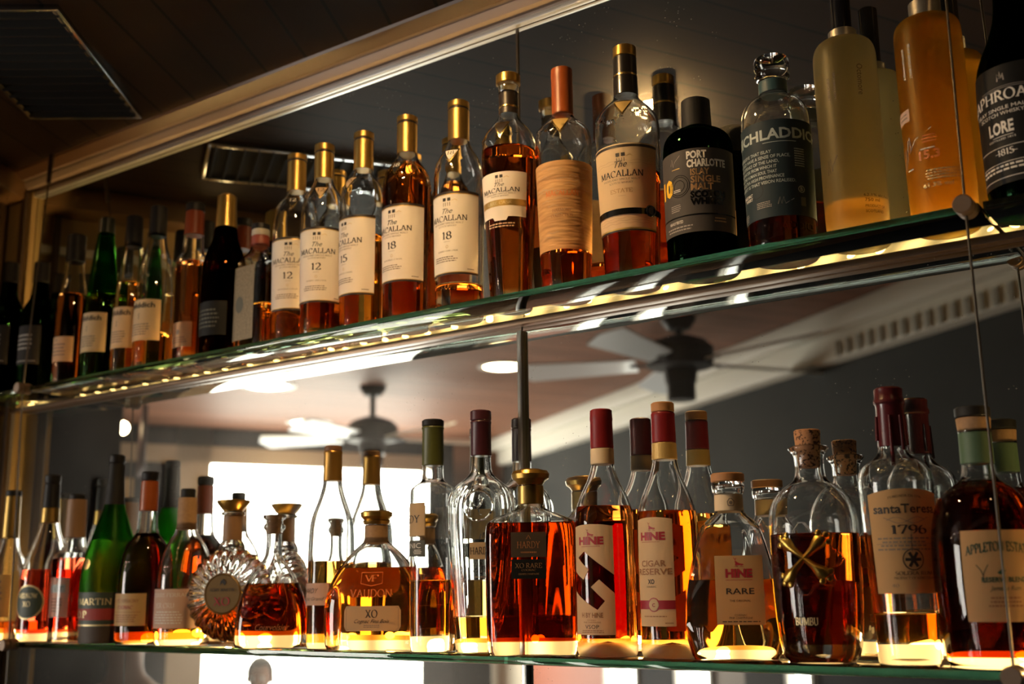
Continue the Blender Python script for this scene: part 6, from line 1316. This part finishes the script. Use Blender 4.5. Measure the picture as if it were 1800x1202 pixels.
def crest(id, root, b):
    d_ = DATA[id]; p = d_['parts'][0][2]; z = (p[0][1] + p[-1][1]) / 2; r = max(p[0][0], p[-1][0])
    F = Label(type('B', (), {'at': lambda s, z_: (r + .0004, 0), 'front': None})(), {'yaw': 0, 'dep': 1.0}, {'az': 10, 'half': 40, 'zt': z + .006, 'zb': z - .006}, 'neck_crest')
    F.stroke('ink_soft', [(-.25, .2), (.25, .2), (.3, .55), (.1, .8), (-.1, .8), (-.3, .55), (-.25, .2)], .0011); F.disc('ink_soft', 0, .45, .0018); F.done(root)
crest('l16', root, b)

root, b, d = make_bottle('l17', 'rum_bottle', 'dome-shouldered rum bottle with pale cork and embossed gold crossed-bones emblem', 'bottle', 'clear', 'mahogany', LOW, wall=.003)
l = d['labels'][0]; zc = (l['zt'] + l['zb']) / 2; hh = (l['zt'] - l['zb']) / 2
az = math.radians(l['az']); rr = b.at(zc)[0]
bm = bmesh.new()
def bone(bm, a, c, w):
    """flared bar: narrow waist, three-lobed ends, laid in the x-z plane"""
    a, c = Vector(a), Vector(c); dvec = (c - a); ln = dvec.length; dvec.normalize(); nv = Vector((-dvec[2], 0, dvec[0]))
    prof = [(0, 1.5), (.08, 2.0), (.16, 1.6), (.28, 1.0), (.5, .72), (.72, 1.0), (.84, 1.6), (.92, 2.0), (1, 1.5)]
    rows = []
    for t, k in prof:
        p = a + dvec * ln * t
        rows.append([bm.verts.new(p + nv * w * k * s_ + Vector((0, y_, 0))) for s_, y_ in ((-1, .001), (-.55, -.0022), (0, -.0034), (.55, -.0022), (1, .001))])
    for A, B in zip(rows, rows[1:]):
        for i in range(4): bm.faces.new((A[i], A[i + 1], B[i + 1], B[i]))
    for e in (a, c):
        for s_ in (-1, 0, 1):
            q = e + nv * w * 1.7 * s_ + (dvec * (w * 1.0 if s_ == 0 else 0)) * (1 if e == c else -1)
            res = bmesh.ops.create_uvsphere(bm, u_segments=12, v_segments=8, radius=w * .85)
            bmesh.ops.scale(bm, vec=(1, .45, 1), verts=res['verts']); bmesh.ops.translate(bm, vec=q + Vector((0, -.0004, 0)), verts=res['verts'])
bone(bm, (-.020, 0, hh * .78), (.021, 0, -hh * .70), .0036); bone(bm, (-.019, 0, -hh * .85), (.020, 0, hh * .86), .0036)
for v in bm.verts:
    th = az + v.co.x / rr; z = zc + v.co.z; q = b.at(z)[0] - v.co.y + .0006
    v.co = Vector((q * math.sin(th), -q * math.cos(th), z))
link('crossed_bones_emblem', bm_mesh('crossed_bones_emblem', bm, MATS['old_gold'], 50), root)
L = Label(b, d, d['labels'][1], 'printed_lettering'); L.text('BUMBU', .4, .1, .8, 'ink_goldlight', w=1.1, bold=1.2); L.done(root)
# squiggly raised glass around the emblem
bm = bmesh.new()
for k in range(46):
    a0 = 2 * math.pi * k / 46; a1 = 2 * math.pi * (k + 1) / 46
    pt = lambda a_: (1.34 * .0255 * math.cos(a_) * (1 + .16 * math.cos(8 * a_)), 1.3 * hh * math.sin(a_) * (1 + .16 * math.cos(8 * a_)))
    q0, q1 = pt(a0), pt(a1)
    W = lambda q: ((b.at(zc + q[1])[0]) * math.sin(az + q[0] / rr), -(b.at(zc + q[1])[0]) * math.cos(az + q[0] / rr), zc + q[1])
    tube(bm, W(q0), W(q1), .0011, 8)
link('raised_border', bm_mesh('raised_border', bm, MATS['clear'], 60), root)

root, b, d = make_bottle('l18', 'rum_bottle', 'tapered clear rum bottle with dripping maroon wax top and tan label dated 1796', 'bottle', 'clear', 'amber', LOW, wall=.003)
L = lab('l18', b); L.sheet('paper_tan_dim', arch=.05)
L.text('FUNDADA EN 1796', 0, .90, .022, 'ink', w=.42, arc=.02); L.text('santaTeresa', 0, .765, .085, 'ink', w=.84, font='sans', bold=.02)
for sg in (-1, 1): L.stroke('ink_soft', [(sg * (-.5 + i * .09), .695 + .03 * math.sin(i * .62)) for i in range(13)], .0005)
L.text('1796', .06, .565, .082, 'ink', w=.48, bold=1.3); L.line('ink_soft', -.85, .85, .47, .0004); L.micro('ink_soft', -.1, .40, .54, .75, 4); L.stroke('ink', [(.08, .56), (.08, .40)], .0005)
L.ring('ink', .1, .32, .0095, .0009)
for q in range(6):
    a0 = q * math.pi / 3; L.stroke('ink', [(.1, .32), (.1 + .0075 * math.cos(a0) / L.W, .32 + .0075 * math.sin(a0) / L.H)], .0028)
L.text('SOLERA RUM', .12, .175, .034, 'ink', w=.52); L.text('PRODUCT OF VENEZUELA', .12, .135, .022, 'ink', w=.56); L.text('40', -.42, .06, .03, 'ink_soft', w=.1); L.done(root)
bm = bmesh.new()
p = d['parts'][0][2]; rc = p[0][0]; z0 = p[0][1]; z1 = p[-1][1]
for az_, lo in ((-.9, .006), (.25, -.020), (1.0, -.004), (2.2, .002)):
    x, y = (rc + .0004) * math.sin(az_), -(rc + .0004) * math.cos(az_)
    tube(bm, (x * .97, y * .97, z0 + .03), (x * 1.03, y * 1.03, z0 + max(lo, -.006)), .0016, 8, .002)
    if lo < -.006: tube(bm, (x * 1.03, y * 1.03, z0 - .006), (x * 1.22, y * 1.22, z0 + lo), .002, 8, .0022)
link('wax_drips', bm_mesh('wax_drips', bm, MATS['wax'], 60), root)

root, b, d = make_bottle('l19', 'rum_bottle', 'large dark waisted rum bottle with green neck label and black top, behind the right cable', 'bottle', 'clear', 'rum_dark', LOW)
L = lab('l19', b); L.sheet('paper_tan_dim', nu=34); L.text('APPLETON ESTATE', .05, .72, .10, 'ink_green', w=.92, bold=1.4, arc=.05)
L.stroke('ink_green', [(-.62, .62), (-.5, .56), (-.45, .50), (-.44, .42)], .0007); L.stroke('ink_green', [(-.30, .62), (-.42, .54), (-.45, .48)], .0006); L.poly('ink_green', [(-.08, .53), (.02, .56), (.08, .60), (.16, .55), (.1, .52), (0, .51)])
L.text('RESERVE BLEND', .12, .43, .052, 'ink_green', w=.62, font='sans', bold=.03); L.text('Jamaica Rum', .12, .34, .05, 'ink_green', w=.42, font='sans', shear=.3); L.micro('ink_brown', .1, .15, .28, .5, 3); L.done(root)

# ------------------------------------------------------------------ two people in the room, seen in the mirror below the lower shelf
def skinned(name, joints, bones, mt, root, parent, sub=2):
    me = bpy.data.meshes.new(name); me.from_pydata([j[:3] for j in joints], bones, [])
    o = link(name, me, parent)
    sk = o.modifiers.new('skin', 'SKIN'); sk.use_smooth_shade = True
    for i, j in enumerate(joints):
        sv = me.skin_vertices[0].data[i]; sv.radius = (j[3], j[4] if len(j) > 4 else j[3]); sv.use_root = (i == root)
    ss = o.modifiers.new('sub', 'SUBSURF'); ss.levels = sub; ss.render_levels = sub
    me.materials.append(mt); return o

def person(loc, rz, label, skin, shirt, hair, trousers, seated, arms, hairless=False):
    t = thing('person', label, 'person', loc, rz)
    hz = .50 if seated else .93                                   # hip height; the figure faces -y
    S = lambda z: hz + z
    J = [(0, 0, S(0), .13, .10), (0, .01, S(.16), .125, .095), (0, .015, S(.34), .145, .10), (0, .01, S(.47), .10, .075), (0, 0, S(.54), .052), (0, -.008, S(.60), .055, .06),
         (0, -.020, S(.655), .066, .078), (0, -.012, S(.715), .075, .088), (0, -.004, S(.775), .070, .080), (0, .0, S(.815), .040, .046)]
    B = [(i, i + 1) for i in range(9)]
    def chain(start, pts):
        p = start
        for q in pts: J.append(q); B.append((p, len(J) - 1)); p = len(J) - 1
        return p
    for sg in (-1, 1):
        el, wr = arms
        e = (sg * (.235 + el[0]), el[1], S(.18 + el[2]), .036); w = (sg * wr[0], wr[1], S(wr[2]), .024, .028)
        p = chain(3, [(sg * .165, .01, S(.455), .062), (sg * .20, .01, S(.36), .048), e, ((e[0] + w[0]) / 2, (e[1] + w[1]) / 2, (e[2] + w[2]) / 2, .034), w])
        d_ = Vector(w[:3]) - Vector(e[:3]); d_.normalize(); s_ = Vector((1, 0, 0))
        pm = Vector(w[:3]) + d_ * .05; palm = chain(p, [(pm.x, pm.y, pm.z, .030, .018)])
        for f, (sx, ln) in enumerate(((-.030, .070), (-.010, .082), (.010, .078), (.028, .062))):
            a = pm + d_ * .03 + s_ * sx; b_ = a + d_ * ln * .55 + Vector((0, 0, -.008)); c = b_ + d_ * ln * .4 + Vector((0, 0, -.016))
            chain(palm, [(a.x, a.y, a.z, .009), (b_.x, b_.y, b_.z, .0085), (c.x, c.y, c.z, .007)])
        a = pm + s_ * (-sg * .034) - d_ * .015; b_ = a + d_ * .035 + s_ * (-sg * .018)
        chain(palm, [(a.x, a.y, a.z, .011), (b_.x, b_.y, b_.z, .009)])
        if seated: chain(0, [(sg * .095, -.02, S(-.01), .088), (sg * .11, -.25, S(.0), .075), (sg * .115, -.44, S(.0), .058), (sg * .115, -.43, S(-.24), .050), (sg * .115, -.42, S(-.43), .036), (sg * .12, -.48, .045, .036), (sg * .125, -.58, .03, .030, .022)])
        else: chain(0, [(sg * .095, 0, S(-.05), .092), (sg * .10, 0, S(-.25), .078), (sg * .10, .0, S(-.46), .056), (sg * .10, .01, S(-.64), .050), (sg * .10, .02, S(-.85), .036), (sg * .11, -.04, .045, .036), (sg * .12, -.15, .03, .032, .022)])
    body = skinned('body', J, B, skin, 0, t)
    # clothes follow the same joints, a little fuller
    def grow(idx, k): return [tuple(J[i][:3]) + tuple(r + k for r in J[i][3:]) for i in idx]
    n = 10; per = (len(J) - n) // 2
    idx = [0, 1, 2, 3]; bb = [(0, 1), (1, 2), (2, 3)]
    for s_ in range(2):
        o0 = n + s_ * per; base = len(idx); idx += [o0, o0 + 1, o0 + 2]; bb += [(3, base), (base, base + 1), (base + 1, base + 2)]
    skinned('shirt', grow(idx, .013), bb, shirt, 0, t)
    idx = [0]; bb = []
    for s_ in range(2):
        o0 = n + s_ * per + per - 7; base = len(idx); idx += [o0 + i for i in range(5)]; bb += [(0, base)] + [(base + i, base + i + 1) for i in range(4)]
    skinned('trousers', grow(idx, .014), bb, trousers, 0, t)
    hd = Vector((0, -.010, S(.715)))
    if not hairless:
        bm = bmesh.new(); bmesh.ops.create_uvsphere(bm, u_segments=24, v_segments=16, radius=1.0)
        bmesh.ops.scale(bm, vec=(.086, .102, .108), verts=bm.verts)
        bmesh.ops.delete(bm, geom=[v for v in bm.verts if v.co.z < -.02 - .5 * v.co.y * 0 and v.co.y < .02 or v.co.z < -.075 or (v.co.y < -.045 and v.co.z < .055)], context='VERTS')
        o = link('hair', bm_mesh('hair', bm, hair), t); o.location = hd + Vector((0, .008, .022))
        o.modifiers.new('thick', 'SOLIDIFY').thickness = .008
    eye = P('eye_white', (.7, .68, .64), .3); lip = P('lips', (.32, .12, .10), .5)
    for sg in (-1, 1):
        bm = bmesh.new(); bmesh.ops.create_uvsphere(bm, u_segments=12, v_segments=8, radius=.011); o = link('eye', bm_mesh('eye', bm, eye), t); o.location = hd + Vector((sg * .030, -.076, .002))
        bm = bmesh.new(); bmesh.ops.create_uvsphere(bm, u_segments=10, v_segments=6, radius=.0055); q = link('iris', bm_mesh('iris', bm, MATS['gloss_black']), o); q.location = (0, -.008, 0)
        bm = bmesh.new(); bmesh.ops.create_uvsphere(bm, u_segments=12, v_segments=8, radius=1); bmesh.ops.scale(bm, vec=(.010, .018, .030), verts=bm.verts); o = link('ear', bm_mesh('ear', bm, skin), t); o.location = hd + Vector((sg * .079, .012, -.005))
    bm = bmesh.new(); tube(bm, (0, -.082, .006), (0, -.103, -.030), .007, 10, .014); o = link('nose', bm_mesh('nose', bm, skin), t); o.location = hd
    bm = bmesh.new(); bmesh.ops.create_uvsphere(bm, u_segments=12, v_segments=6, radius=1); bmesh.ops.scale(bm, vec=(.024, .008, .007), verts=bm.verts); o = link('mouth', bm_mesh('mouth', bm, lip), t); o.location = hd + Vector((0, -.078, -.055))
    return t, S
SK1, SK2 = P('skin_light', (.50, .27, .19), .5), P('skin_brown', (.26, .13, .08), .5)
pa = V(-3.25, 2.4, 0)
t, S = person((pa.x, pa.y, 0), 2.9, 'person in a dark shirt with grey straps, standing, reflected below the lower shelf', SK1, P('shirt_dark', (.012, .012, .014), .8), P('hair_brown', (.05, .03, .02), .6), P('trousers_dark', (.02, .02, .025), .8), False, ((0, -.05, 0), (.16, -.30, .12)))
for sg in (-1, 1):
    bm = bmesh.new()
    pts = [(sg * .06, -.10, S(.50)), (sg * .09, -.135, S(.42)), (sg * .12, -.135, S(.32)), (sg * .13, -.125, S(.16))]
    for a, b_ in zip(pts, pts[1:]): tube(bm, a, b_, .014, 10)
    link('apron_strap', bm_mesh('apron_strap', bm, P('apron_grey', (.25, .28, .33), .7), 60), t)
pb = V(-5.45, 5.0, 0)
t, S = person((pb.x, pb.y, 0), 2.5, 'person in a blue shirt seated against the bright window, reflected in the mirror', SK2, P('shirt_blue', (.05, .075, .12), .8), P('hair_black', (.01, .008, .007), .6), P('trousers_blue', (.03, .035, .05), .8), True, ((.02, -.08, .02), (.14, -.32, .18)))
st = thing('bar_stool', 'dark wooden stool under the person in the blue shirt', 'stool', (pb.x, pb.y, 0), 2.5)
wd = P('stool_wood', (.08, .04, .02), .5)
bm = bmesh.new(); lathe(bm, [(0, .315, 0), (.15, .315, 0), (.155, .33, 0), (.14, .345, 0), (0, .347, 0)], 28); link('seat', bm_mesh('seat', bm, wd), st)
for q in range(4):
    a = math.pi / 4 + q * math.pi / 2; bm = bmesh.new(); tube(bm, (.13 * math.cos(a), .13 * math.sin(a), 0), (.10 * math.cos(a), .10 * math.sin(a), .315), .014, 10); link('leg', bm_mesh('leg', bm, wd), st)
